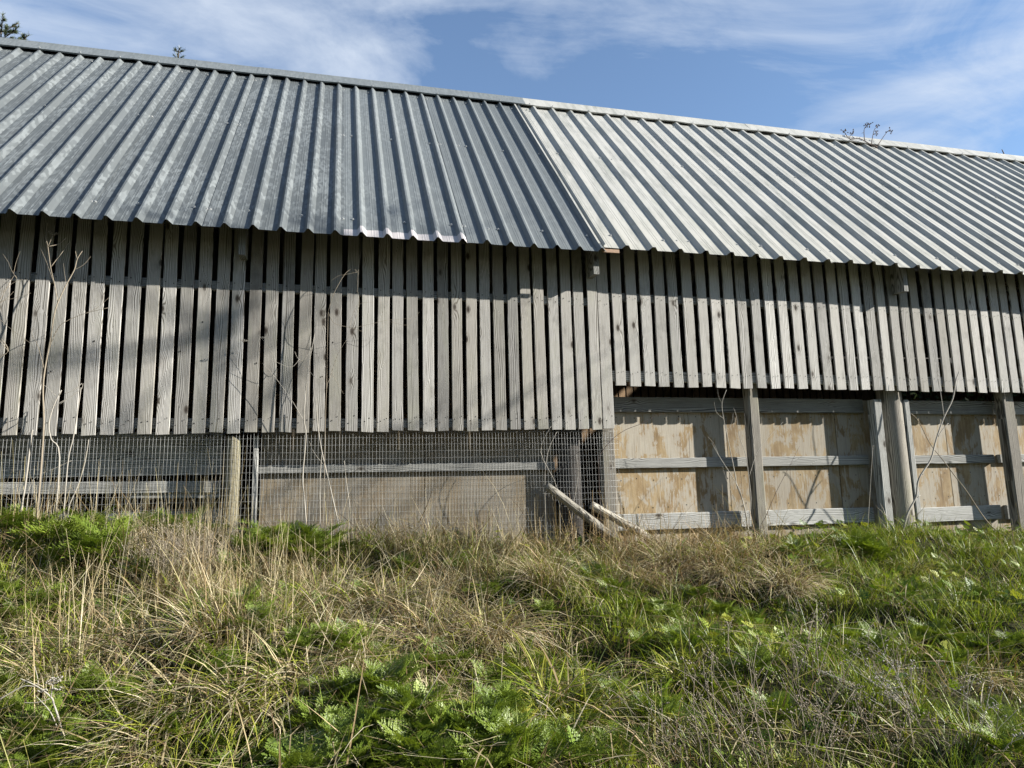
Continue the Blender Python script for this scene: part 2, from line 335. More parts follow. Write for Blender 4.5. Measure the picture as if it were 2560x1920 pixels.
def blades(name, base, az, lean, bend, L, wd, col, seg=3, twist=None, tipw=.08, kink=.0):
    """n grass blades in one mesh; angles from the vertical, colour stored per blade"""
    n = len(L); V = np.zeros((n, seg + 1, 2, 3)); p = np.array(base, float).copy()
    dirh = np.stack([np.cos(az), np.sin(az), np.zeros(n)], 1)
    tw = az + math.pi / 2 + (RNG.normal(0, .6, n) if twist is None else twist); side = np.stack([np.cos(tw), np.sin(tw), np.zeros(n)], 1)
    kn = np.where(RNG.random(n) < kink, RNG.uniform(.6, 1.9, n), 0); kt = RNG.uniform(.2, .8, n)
    for i in range(seg + 1):
        t = i / seg; ww = wd * (1 - (1 - tipw) * t ** 1.6) * .5
        V[:, i, 0] = p - side * ww[:, None]; V[:, i, 1] = p + side * ww[:, None]
        th = lean + bend * (t + .5 / seg) + kn * (t >= kt); st = (L / seg)[:, None]
        p = p + (dirh * np.sin(th)[:, None] + np.array([0, 0, 1]) * np.cos(th)[:, None]) * st
    V = V.reshape(-1, 3); k = (seg + 1) * 2
    q = np.array([[2 * i, 2 * i + 1, 2 * i + 3, 2 * i + 2] for i in range(seg)])
    Fq = (q[None] + (np.arange(n) * k)[:, None, None]).reshape(-1)
    me = bpy.data.meshes.new(name); nf = n * seg
    me.vertices.add(len(V)); me.vertices.foreach_set('co', V.ravel().astype(np.float32))
    me.loops.add(nf * 4); me.loops.foreach_set('vertex_index', Fq.astype(np.int32)); me.polygons.add(nf)
    me.polygons.foreach_set('loop_start', (np.arange(nf) * 4).astype(np.int32)); me.update(calc_edges=True)
    a = me.color_attributes.new('tint', 'FLOAT_COLOR', 'POINT'); cc = np.ones((n, k, 4)); cc[:, :, :3] = col[:, None, :]
    a.data.foreach_set('color', cc.ravel().astype(np.float32))
    me.polygons.foreach_set('use_smooth', [True] * nf)
    return me

# ================================================================== GROUND
def build_ground():
    xs = np.unique(np.concatenate([np.linspace(-300, -12, 10), np.linspace(-12, -4, 12), np.linspace(-4, 9, 105), np.linspace(9, 20, 12), np.linspace(20, 300, 10)]))
    ys = np.unique(np.concatenate([np.linspace(-300, -12, 10), np.linspace(-12, -4, 20), np.linspace(-4, .6, 60), np.linspace(.6, 12, 12), np.linspace(12, 300, 12)]))
    XX, YY = np.meshgrid(xs, ys); ZZ = gz(XX, YY); V = np.stack([XX, YY, ZZ], 2).reshape(-1, 3); nx = len(xs)
    Fc = [(j * nx + i, j * nx + i + 1, (j + 1) * nx + i + 1, (j + 1) * nx + i) for j in range(len(ys) - 1) for i in range(nx - 1)]
    m = M('thatchy_soil'); v = m.n('ShaderNodeTexCoord').outputs['Object']
    a = m.noise(v, 2.0, 6, .65); b = m.noise(v, 45, 4, .7)
    col = m.ramp(m.math('ADD', m.math('MULTIPLY', a, .6), m.math('MULTIPLY', b, .5)), [(0.35, (0.014, 0.012, 0.008)), (0.55, (0.034, 0.034, 0.014)), (0.75, (0.07, 0.056, 0.028))])
    m.bsdf(col, .95, 0, .1, b, .8, .03)
    return tag(link('ground', mesh('ground', V, Fc, True), m.m), kind='structure')
build_ground()

# ================================================================== BARN
XL, XR = -4.4, 11.0
TH = math.radians(46.7); CT, ST = math.cos(TH), math.sin(TH)
EYL, EZL = -0.325, 3.495                        # eave of the old zinc half
RS = 4.08                                       # slope length to the ridge line
RY, RZ = EYL + RS * CT, EZL + RS * ST
BW = 2 * RY                                     # far wall depth (mirror)
barn = tag(empty('slatted_barn', (0, 0, 0)), 'long weathered slatted timber barn with zinc and white metal roof on a grassy bank', 'barn')
# ---- slats
NAILS = TB()
def nail(x, y, z, r=.0042):
    b = len(NAILS.V)
    for k in range(6): NAILS.V.append(np.array((x + r * math.cos(k * 1.047), y, z + r * 1.25 * math.sin(k * 1.047))))
    NAILS.F.append(tuple(b + k for k in range(6)))
def slat(xc, zb, wd, mat, lean, y=0.0, zt=3.80):
    o = link('slat', beam_mesh('slat', zt - zb, wd, .0165, random.gauss(0, .0022), 5, .0012, random.uniform(-.006, .006)), mat, barn)
    o.location = (xc, y + random.uniform(-.003, .003), zb); o.rotation_euler = (random.gauss(0, .002), lean, 0); return o
x = -4.35; k = 0
left_x = [-2.215 + .1186 * i for i in range(-18, 37)]
meas = [-2.215, -2.098, -1.974, -1.852, -1.733, -1.614, -1.494, -1.374, -1.254, -1.136, -1.017, -0.897, -0.777, -0.655, -0.536, -0.414, -0.29, -0.173, -0.054, 0.066, 0.185, 0.302, 0.419, 0.541, 0.66, 0.777, 0.893, 1.01, 1.129, 1.244, 1.363, 1.479, 1.595, 1.714, 1.828, 1.947, 2.067, 2.162]
for xx in [-2.215 - .119 * i for i in range(18, 0, -1)] + meas:
    wd = .0875 + random.uniform(-.003, .003)
    if xx > 2.15: wd = .10
    zb = 2.036 + (xx + 2.2) * .009 + random.uniform(-.007, .007)
    lean = random.gauss(0, .004); xc = xx + wd / 2
    slat(xc, zb, wd, WD, lean)
    for dz in (.075, .105) if random.random() < .9 else (.09,):
        nail(xc + (-.025 if dz < .1 else .022) + random.uniform(-.01, .01), -.0045, zb + dz + random.uniform(-.015, .015))
    for s in (-1, 1): nail(xc + s * .024 + random.uniform(-.01, .01), -.0045, 3.165 + s * -.014 + random.uniform(-.012, .012))
    if random.random() < .15: nail(xc + random.uniform(-.03, .03), -.0045, random.uniform(2.3, 3.0), .006)
xr = 2.294; i = 0
measR = [2.294, 2.427, 2.561, 2.690, 2.831, 2.966, 3.104, 3.240, 3.376, 3.507, 3.646, 3.788, 3.926, 4.066, 4.205, 4.340, 4.475, 4.610, 4.743, 4.876, 5.009, 5.142, 5.274, 5.408, 5.545, 5.684, 5.819, 5.953, 6.089, 6.228, 6.362, 6.497]
for xx in measR + [6.497 + .1355 * i for i in range(1, 33)]:
    wd = .0935 + random.uniform(-.004, .004); zb = 2.442 - (xx - 2.3) * .003 + random.uniform(-.005, .005); xc = xx + wd / 2
    slat(xc, zb, wd, WS, random.gauss(0, .003))
    for s in (-1, 1):
        nail(xc + s * .024 + random.uniform(-.008, .008), -.0045, zb + .115 + random.uniform(-.012, .012))
        nail(xc + s * .024 + random.uniform(-.008, .008), -.0045, 3.215 - (xx - 2.3) * .002 + random.uniform(-.01, .01))
for xx in np.arange(2.4, 7.0, .15):
    for zz_ in (1.66, 2.2, 1.42): nail(xx + random.uniform(-.02, .02), .2685, zz_ + random.uniform(-.012, .012), .005)
nl = link('nails', mesh('nails', NAILS.V, NAILS.F), NAIL, barn); tag(nl, kind='stuff')
# ---- rails behind the slats
hbeam('slat_rail', XL, 2.19, 3.135, .07, .0255, .04, WR, barn); hbeam('slat_rail', XL, 2.19, 2.085, .075, .0255, .04, WR, barn)
hbeam('slat_rail', 2.26, XR, 3.19, .075, .0255, .04, WR, barn, -.0015); hbeam('slat_rail', 2.26, XR, 2.485, .09, .0255, .04, WR, barn, -.001)
# ---- rafters with visible tails, purlins
for rx in (-3.7, -0.70, 2.10, 5.21, 8.2):
    o = link('rafter', None, None, barn) if False else None
    V = []; hw = .024; d = .13
    y0 = -.16; lo = []
    def rp_(y, off): return (EZL + (y - EYL) * math.tan(TH)) - off / CT
    prof = [(y0, rp_(y0, .055)), (y0, 3.375 - .06), (-.012, 3.385), (RY - .05, rp_(RY - .05, .2)), (RY - .05, rp_(RY - .05, .055))]
    prof[1] = (y0, min(prof[0][1] - .05, 3.36)); prof[2] = (.0, prof[1][1] + .012); prof.insert(3, (.25, rp_(.25, .24)))
    for sxx in (-hw, hw):
        for (yy, zz_) in prof: V.append((rx + sxx, yy, zz_))
    k = len(prof); Fc = [tuple(range(k)), tuple(reversed(range(k, 2 * k)))] + [(i, i + k, (i + 1) % k + k, (i + 1) % k) for i in range(k)]
    link('rafter', mesh('rafter', V, Fc), WR, barn)
    prof2 = [(2 * RY - a, b) for a, b in prof]; V = [(rx + sxx, a, b) for sxx in (-hw, hw) for a, b in prof2]
    link('rafter', mesh('rafter', V, [tuple(reversed(f)) for f in Fc]), WR, barn)
for s in (.42, 2.2, 3.75):
    for side in (0, 1):
        yy = EYL + s * CT; yy = yy if side == 0 else 2 * RY - yy
        hbeam('purlin', XL, XR, EZL + s * ST - .075, .045, yy - .02, .04, WR, barn)
# ---- round poles, square posts, panels, rails of the lower wall
def pole(xc, yc, r, z0, z1, mat, name='pole', leanx=0.0):
    tb = TB(); pts = [(xc - leanx, yc, z0), (xc - leanx * .5, yc, (z0 + z1) / 2), (xc, yc, z1)]
    tb.tube(pts, r * 1.06, r, 18, 6, .02); return tb.build(name, mat, barn, True, (xc, yc, z0))
def post(x0, x1, y0, d, z0, z1, mat, lean=0.0, name='post'):
    o = link(name, beam_mesh(name, z1 - z0, x1 - x0, d, 0, 3, .001), mat, barn); o.location = ((x0 + x1) / 2, y0, z0); o.rotation_euler = (0, lean, 0); return o
pole(-.738, .085, .05, 1.0, 2.03, WT)
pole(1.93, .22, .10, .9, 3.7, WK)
pole(5.20, .19, .108, .85, 3.7, WP)
pole(8.2, .19, .108, .85, 3.7, WP)
pole(-3.7, .19, .108, .85, 3.7, WP)
post(-.60, -.565, .10, .06, 1.0, 2.03, WR)
post(2.168, 2.285, .068, .09, 1.0, 3.7, WP)
post(3.585, 3.685, .068, .095, .95, 2.6, WP, .004)
post(4.925, 5.02, .085, .09, .98, 2.36, WR, .002)
post(5.275, 5.335, .085, .09, .98, 2.36, WR)
post(6.44, 6.58, .068, .095, .9, 2.6, WP)
PY, RYF = .27, .23
def panel(x0, x1, z0, z1, y=PY, mat=PLY, name='plywood_panel'):
    o = link(name, beam_mesh(name, z1 - z0, x1 - x0, .014, 0, 2, 0), mat, barn); o.location = ((x0 + x1) / 2, y, z0); return o
for a, b in ((2.30, 3.46), (3.464, 4.625), (4.632, 5.9), (5.905, 7.2), (7.205, 8.4), (8.405, 9.7), (9.705, 11.0)): panel(a, b, .98, 2.375)
hbeam('girt', 2.29, 4.93, 2.245, .135, RYF, .038, WR, barn, -.0008); hbeam('girt', 5.03, 6.48, 2.24, .135, RYF, .038, WR, barn); hbeam('girt', 6.49, XR, 2.24, .135, RYF, .038, WR, barn)
hbeam('girt', 2.29, 4.93, 1.752, .088, RYF, .038, WR, barn); hbeam('girt', 5.30, 6.42, 1.75, .085, RYF, .038, WR, barn); hbeam('girt', 6.5, XR, 1.75, .085, RYF, .038, WR, barn)
hbeam('girt', 2.29, 4.93, 1.222, .142, RYF, .038, WR, barn, .004); hbeam('girt', 5.30, 6.42, 1.19, .14, RYF, .038, WR, barn, -.006); hbeam('girt', 6.5, XR, 1.19, .14, RYF, .038, WR, barn)
# left, behind the mesh
panel(-.56, .70, .95, 2.10, PY, PLYG); panel(.704, 1.80, .95, 2.10, PY, PLYG)
hbeam('girt', -.58, 1.80, 1.755, .066, RYF, .038, WR, barn, .002)
for z0, h in ((1.755, .33), (1.335, .16), (1.0, .3)): hbeam('plank', XL, -.84, z0, h - .006, .265, .022, WR, barn)
hbeam('girt', XL, -.84, 1.662, .088, RYF, .036, WR, barn, .012); hbeam('plank', -1.45, -.84, 1.592, .062, .25, .02, WR, barn, .02)
# ---- far wall boards, gables
for i in range(118):
    xx = XL + .06 + i * .131; o = link('far_board', beam_mesh('far_board', 2.75, .108, .02, 0, 1), WB, barn); o.location = (xx, BW - .04, 1.0)
tb = TB(); tb.box(XL, XR, BW - .012, BW + .006, .6, 3.86); tb.build('far_light_blocker', NAIL, barn, False)  # dark sheet added to stop sky light between the far boards
hbeam('far_rail', XL, XR, 2.95, .09, BW - .085, .04, WB, barn); hbeam('far_rail', XL, XR, 1.6, .09, BW - .085, .04, WB, barn)
for gx in (XL - .012, XR + .012):
    V = [(gx + s, y, z) for s in (-.01, .01) for y, z in ((.03, .6), (BW - .03, .6), (BW - .03, 3.855), (RY, RZ - .015), (.03, 3.855))]
    link('gable_wall', mesh('gable_wall', V, [(0, 1, 2, 3, 4), (9, 8, 7, 6, 5)] + [(i, (i + 1) % 5, (i + 1) % 5 + 5, i + 5) for i in range(5)]), WB, barn)

# ---- roof
roof = empty('roof', (0, 0, 0), barn)
def sheet(name, x0, ribs, pitch, s0, s1, prof, mat, lift=0.0, end=None, back=False):
    """profiled metal sheet; local x along the eave, y up the slope, z outward"""
    pts = []
    for r in range(ribs):
        for (u, h) in prof: pts.append((r * pitch + u * pitch, h))
    pts.append((ribs * pitch, prof[0][1]))
    if end: pts.append((ribs * pitch + end, 0.0))
    V = []; ns = 8; k = len(pts)
    for j in range(ns + 1):
        s = s0 + (s1 - s0) * j / ns
        for (u, h) in pts: V.append((u, s, h + .0012 * math.sin(j * 1.9 + u * 9 + x0)))
    Fc = [(j * k + i, j * k + i + 1, (j + 1) * k + i + 1, (j + 1) * k + i) for j in range(ns) for i in range(k - 1)]
    o = link(name, mesh(name, V, Fc), mat, roof)
    md = o.modifiers.new('thickness', 'SOLIDIFY'); md.thickness = .0012; md.offset = 0
    B = Matrix(((1, 0, 0, x0), (0, CT, -ST, EYL), (0, ST, CT, EZL), (0, 0, 0, 1)))
    if back: B = Matrix(((-1, 0, 0, x0), (0, -CT, ST, 2 * RY - EYL), (0, ST, CT, EZL), (0, 0, 0, 1)))
    o.matrix_local = B @ Matrix.Translation((0, 0, lift)); return o
# profile over one pitch (fraction, height): pan with two small stiffeners, then the rib
PL_ = .1922
def profL(h): return [(0.0, 0), (.17, 0), (.19, .0016), (.21, 0), (.27, 0), (.29, .0016), (.31, 0), (.62, 0), (.725, h), (.80, h), (.97, 0)]
def profR(h): return [(0.0, 0), (.17, 0), (.19, .0018), (.21, 0), (.27, 0), (.29, .0018), (.31, 0), (.64, 0), (.755, h), (.865, h), (.975, 0)]
ribL0 = -2.1425                                    # centre of the first measured rib; rib centre sits at fraction .785
x0 = ribL0 - .77 * PL_
ptL = profL(.034)
sheet('roof_sheet', x0 - 11 * PL_ , 5, PL_, .0, RS, ptL, ZA)
sheet('roof_sheet', x0 - 6 * PL_, 5, PL_, .004, RS, ptL, ZA, .0016)
sheet('roof_sheet', x0 - 1 * PL_, 4, PL_, -.003, RS, ptL, ZA, .006, .016)
sheet('roof_sheet', x0 + 3 * PL_, 4, PL_, .004, RS, ptL, ZA, .0016, .012)
sheet('roof_sheet', x0 + 7 * PL_, 5, PL_, -.002, RS, ptL, ZA, .006, .018)
sheet('roof_sheet', x0 + 12 * PL_, 5, PL_, .002, RS, ptL, ZB, .002, .014)
sheet('roof_sheet', x0 + 17 * PL_, 1, PL_, .0, RS, ptL, ZC_, .006, .016)
sheet('roof_sheet', x0 + 18 * PL_, 5, PL_, .003, RS, ptL, ZC_, .0016)
PR_ = .2423; xr0 = 2.329 - .81 * PR_ - PR_ * 1.0 + .10
xr0 = x0 + 23 * PL_ - .03
xr0 = 2.329 - .81 * PR_ 
ptR = profR(.033)
sheet('roof_sheet', 2.072, 1, xr0 - 2.072, .074, RS, [(0, .034), (.3, .034), (.62, 0)], WSH, .004)
for i in range(12): sheet('roof_sheet', xr0 + i * 3 * PR_, 3, PR_, .074 + random.uniform(-.006, .006), RS, ptR, WSH, .004 + .004 * (i % 2), .014)
for i in range(16): sheet('roof_sheet', XR + .1 - i * 5 * PL_, 5, PL_, 0, RS, ptL, ZC_, .002 * (i % 2), .012, back=True)
# ridge cap: two flanges folded over the ridge
def cap(x0, x1, mat, fl=.235, lift=.042):
    n = 14; V = []
    for i in range(n + 1):
        x = x0 + (x1 - x0) * i / n; wv = .010 * math.sin(i * 2.1 + x0) * (.5 + .5 * math.sin(i * .9))
        prof = [(-fl, lift - .006 + wv), (-fl, lift + .008 + wv * .6), (-.06, lift + .012), (-.02, lift + .02)]
        row = [(x, RY + s * CT - h * ST, RZ + s * ST + h * CT) for s, h in prof]
        row += [(x, 2 * RY - y, z) for (_, y, z) in reversed(row)]; V += row
    k = 8; Fc = [(i * k + j, (i + 1) * k + j, (i + 1) * k + j + 1, i * k + j + 1) for i in range(n) for j in range(k - 1)]
    o = link('ridge_cap', mesh('ridge_cap', V, Fc, False), mat, roof); md = o.modifiers.new('thickness', 'SOLIDIFY'); md.thickness = .0015; md.offset = 0; return o
cap(XL - .15, -.9, ZCAP); cap(-.93, 2.22, ZCAP, .235, .045); cap(2.18, 5.4, WSH, .235, .042); cap(5.37, 8.6, WSH, .235, .045); cap(8.57, XR + .2, WSH, .235, .042)
# roof screws
SB = TB()
def screw(x, s, h=0.0, r=.0095):
    b = len(SB.V); o = np.array((x, EYL + s * CT - h * ST, EZL + s * ST + h * CT)); ux = np.array((1, 0, 0.)); us = np.array((0, CT, ST)); un = np.array((0, -ST, CT))
    for rr, hh in ((1.5, .001), (1.45, .0035), (.8, .0045), (.65, .011)):
        for q in range(6): SB.V.append(o + (ux * math.cos(q * 1.047) + us * math.sin(q * 1.047)) * r * rr + un * hh)
    for a in range(3):
        for q in range(6): SB.F.append((b + a * 6 + q, b + a * 6 + (q + 1) % 6, b + a * 6 + 6 + (q + 1) % 6, b + a * 6 + 6 + q))
    SB.F.append(tuple(b + 18 + q for q in range(6)))
for i in range(-9, 24):
    xb = x0 + i * PL_
    for s in (.29, 2.2, 3.74):
        j = random.uniform(-.02, .02)
        if (i % 2 == 0) or s > 3: screw(xb + .50 * PL_ + random.uniform(-.008, .008), s + j, .004)
        if i in (3, 7, 12, 17, 18): screw(xb - .06 * PL_, s + j, .004); screw(xb + .06 * PL_, s + j, .004)
    if i % 2: screw(xb + .77 * PL_, 3.865, .054, .006)
for i in range(0, 36):
    xb = xr0 + i * PR_
    for s in (.31, 2.25, 3.74):
        j = random.uniform(-.025, .025)
        if i % 3 != 1: screw(xb + .52 * PR_, s + j, .006, .009)
        if i % 3 == 0: screw(xb + .05 * PR_, s + j, .006, .009)
    if i % 2: screw(xb + .81 * PR_, 3.865, .054, .006)
tag(SB.build('roof_screws', SCREW, roof, False), kind='stuff')
# loose scrap of rusty flashing under the junction of the two roofs
a = W(1506, 619, -.30); b = W(1545, 631, -.30)
tb = TB(); tb.box(a[0], b[0] + .01, -.305, -.292, b[2] - .006, b[2] + .022); tb.build('flashing_scrap', RUST, roof, False)

# ================================================================== WIRE MESH
tb = TB(); MX0, MX1 = -3.0, 2.30; r = .0009
zx = MX0
def wob(z, i): return .005 * math.sin(z * 5 + i * .21) * (2.1 - z) + .002 * math.sin(i * 1.7)
i = 0
while zx < MX1:
    pts = [(zx + wob(z, i) + random.uniform(-.0012, .0012), .0235 + (-.02 * (2.03 - z) * (1 + math.sin(zx * 2.3 + z * 2)) if z < 2.0 else 0), z) for z in (.98, 1.3, 1.6, 1.9, 2.13)]
    tb.tube(pts, r, r, 4, 1); zx += .0254; i += 1
for j in range(23):
    z = .99 + j * .0508
    pts = [(xx, .0258 - .02 * max(0, 2.03 - z) * (1 + math.sin(xx * 2.3 + z * 2)) * (z < 2.0), z + .004 * math.sin(xx * 1.9 + j) + .0015 * math.sin(xx * 9)) for xx in np.linspace(MX0, MX1, 40)]
    tb.tube(pts, r, r, 4, 1)
wm_ = tb.build('wire_mesh', WIRE); tag(wm_, 'galvanised welded wire mesh stretched below the long slats', 'wire mesh')

# ================================================================== LOGS
def log(name, p0, p1, r0, r1, label):
    p0 = np.array(p0); p1 = np.array(p1); mid = (p0 + p1) / 2 + np.array((0, 0, .008)); tb = TB()
    tb.tube([p0, p0 + (p1 - p0) * .3 + np.array((0, 0, .004)), mid, p1], r0, r1, 16, 7, .10)
    o = tb.build(name, WL, None, True)
    # turn so that local z runs along the log (for the grain)
    d = Vector(p1 - p0).normalized(); Q = d.to_track_quat('Z', 'Y').to_matrix().to_4x4(); T = Matrix.Translation(Vector(p0)) @ Q
    o.data.transform(T.inverted()); o.matrix_world = T
    return tag(o, label, 'log')
def LG(a, b): g = G(a, b); return (g[0], g[1], g[2] - .05)
log('fallen_log', W(1366, 1214, -.05), LG(1580, 1352), .031, .038, 'longer weathered fence log, its cracked upper end leaning on the wire mesh')
log('fallen_log', W(1478, 1262, -.02), LG(1685, 1352), .031, .036, 'shorter smooth fence log lying behind the leaning one, dark sawn end showing')

# ================================================================== PLANTS ON THE BANK
def in_view(x, y, z, m=120):
    px, py = proj(np.stack([x, y, z], 1)); return px, py
def lerp(a, b, t): return np.asarray(a) * (1 - t[:, None]) + np.asarray(b) * t[:, None]
BL = [  # dryness blobs in the 2212 view: x, y, rx, ry, value
    (450, 1240, 150, 80, .9), (930, 1310, 200, 100, .85), (700, 1260, 110, 60, .7), (1410, 1205, 230, 75, .97), (1640, 1265, 190, 55, .9), (350, 1420, 140, 60, .55), (1840, 1620, 200, 40, .4), (2190, 1490, 110, 26, .95),
    (1100, 1195, 120, 60, .75), (1060, 1410, 150, 70, .9), (150, 1290, 110, 60, .6), (560, 1520, 110, 60, .5), (1400, 1640, 130, 40, .75), (1330, 1450, 60, 50, .6),
    (2000, 1240, 320, 110, .02), (1560, 1420, 270, 110, .06), (1130, 1330, 110, 40, .25), (2050, 1430, 220, 90, .08), (1250, 1240, 70, 40, .1), (1800, 1520, 250, 60, .12), (2100, 1600, 130, 60, .12)]
def dryness(px, py):
    X, Y = px / P2, py / P2
    d = np.where(X < 1120, .42, .10); wsum = np.ones_like(X) * .25; acc = d * .25
    for (bx, by, rx, ry, v) in BL:
        g = np.exp(-(((X - bx) / rx) ** 2 + ((Y - by) / ry) ** 2) * 1.2); acc = acc + g * v; wsum = wsum + g
    return acc / wsum
def scatter(n, ymin=-3.6, ymax=-.03):
    y = RNG.uniform(ymin, ymax, n); x = RNG.uniform(-3.4, 7.6, n); z = gz(x, y); px, py = proj(np.stack([x, y, z], 1))
    ok = (px > -260) & (px < 2850) & (py < 2250); return x[ok], y[ok], z[ok], px[ok], py[ok]
GREENS = np.array([(.10, .155, .011), (.155, .22, .015), (.22, .275, .02), (.05, .08, .012), (.29, .32, .045)])
STRAWS = np.array([(.36, .285, .155), (.44, .37, .23), (.27, .195, .10), (.52, .455, .31), (.20, .135, .075), (.38, .33, .175)])
def clumps(x, y, frac, ncl, sig):
    n = len(x); cxs = RNG.uniform(-3.4, 7.6, ncl); cys = RNG.uniform(-3.6, -.05, ncl); pick = RNG.integers(0, ncl, n); isc = RNG.random(n) < frac
    dx = RNG.normal(0, sig, n); dy = RNG.normal(0, sig, n); hb = RNG.uniform(.7, 1.9, ncl)[pick]
    x = np.where(isc, cxs[pick] + dx, x); y = np.where(isc, np.minimum(cys[pick] + dy, -.03), y); z = gz(x, y); px, py = proj(np.stack([x, y, z], 1))
    ok = (px > -260) & (px < 2850) & (py < 2250)
    return [a[ok] for a in (x, y, z, px, py, isc, np.arctan2(dy, dx), np.hypot(dx, dy) / sig, hb)]
# short living turf
def turf():
    x, y, z, px, py = scatter(200000); x, y, z, px, py, isc, oa, rad, hb = clumps(x, y, .6, 2600, .035); dr = dryness(px, py)
    keep = RNG.random(len(x)) < np.clip(1.12 - dr, .12, 1); x, y, z, dr, px, py, isc, oa, rad, hb = [a[keep] for a in (x, y, z, dr, px, py, isc, oa, rad, hb)]; n = len(x)
    clump = .5 + .5 * np.sin(x * 9 + 3 * np.sin(y * 7)) * np.sin(y * 11 + 2 * np.sin(x * 5))
    L = RNG.uniform(.05, .13, n) * (.75 + .75 * clump) * np.where(px / P2 < 1100, 1.25, 1.0) * np.where(isc, hb, .8)
    c = GREENS[RNG.integers(0, 5, n)] * RNG.uniform(.75, 1.25, n)[:, None]; yel = RNG.random(n) < .10 + .25 * dr; c[yel] = STRAWS[RNG.integers(0, 6, yel.sum())] * .8
    az = RNG.uniform(0, 2 * np.pi, n); az = np.where(RNG.random(n) < .45, -1.9 + RNG.normal(0, .8, n), az); az = np.where(isc, oa + RNG.normal(0, .4, n), az)
    me = blades('turf_grass', np.stack([x, y, z - .01], 1), az, np.where(isc, rad * .3, RNG.uniform(.05, .5, n)), RNG.uniform(.3, 1.6, n), L, RNG.uniform(.0028, .006, n), c, 3)
    return tag(link('turf_grass', me, FOL), 'short green grass growing over the bank', 'grass', kind='stuff')
turf()
# matted dead grass
def thatch():
    x, y, z, px, py = scatter(130000); x, y, z, px, py, isc, oa, rad, hb = clumps(x, y, .6, 900, .05); dr = dryness(px, py)
    keep = RNG.random(len(x)) < np.clip((dr - .22) * 1.2, .02, .9); x, y, z, dr, px, isc, oa, rad, hb = [a[keep] for a in (x, y, z, dr, px, isc, oa, rad, hb)]; n = len(x)
    clump = .5 + .5 * np.sin(x * 6 + 2 * np.sin(y * 5)) * np.sin(y * 8 + 2 * np.sin(x * 4))
    L = RNG.gamma(4, .042, n) * (.6 + .7 * clump) * np.where(isc, hb, .8); c = STRAWS[RNG.integers(0, 6, n)] * RNG.uniform(.7, 1.15, n)[:, None]
    red = (px / P2 > 1150) & (RNG.random(n) < .5); c[red] = c[red] * np.array([.88, .74, .62])
    gr = RNG.random(n) < .18; c[gr] = (GREENS[RNG.integers(0, 5, gr.sum())] + STRAWS[RNG.integers(0, 6, gr.sum())]) * .42
    az = RNG.uniform(0, 2 * np.pi, n); az = np.where(RNG.random(n) < .55, -1.55 + .9 * np.sin(x * 2.3 + y) + RNG.normal(0, .6, n), az); az = np.where(isc & (RNG.random(n) < .7), oa + RNG.normal(0, .5, n), az)
    me = blades('dry_grass', np.stack([x, y, z + RNG.uniform(-.01, .05, n)], 1), az, RNG.uniform(.1, 1.2, n), RNG.uniform(.4, 1.7, n), L, RNG.uniform(.0022, .0058, n), c, 4, kink=.4)
    return tag(link('dry_grass', me, DRY), 'matted straw coloured dead grass lying over the bank', 'dead grass', kind='stuff')
thatch()
# straws lying flat and broken over the rest
def flopped():
    x, y, z, px, py = scatter(42000); dr = dryness(px, py); keep = RNG.random(len(x)) < np.clip(dr * 1.1 - .08, .05, .9); x, y, z, px = [a[keep] for a in (x, y, z, px)]; n = len(x)
    c = STRAWS[RNG.integers(0, 6, n)] * RNG.uniform(.8, 1.2, n)[:, None]; az = -1.4 + RNG.normal(0, 1.0, n)
    me = blades('flopped_straw', np.stack([x, y, z + RNG.uniform(.03, .15, n)], 1), az, RNG.uniform(.9, 1.7, n), RNG.normal(.25, .35, n), RNG.gamma(4, .05, n), RNG.uniform(.003, .008, n), c, 3)
    return tag(link('flopped_straw', me, DRY), 'broken pale straw lying flat over the bank', 'straw', kind='stuff')
flopped()
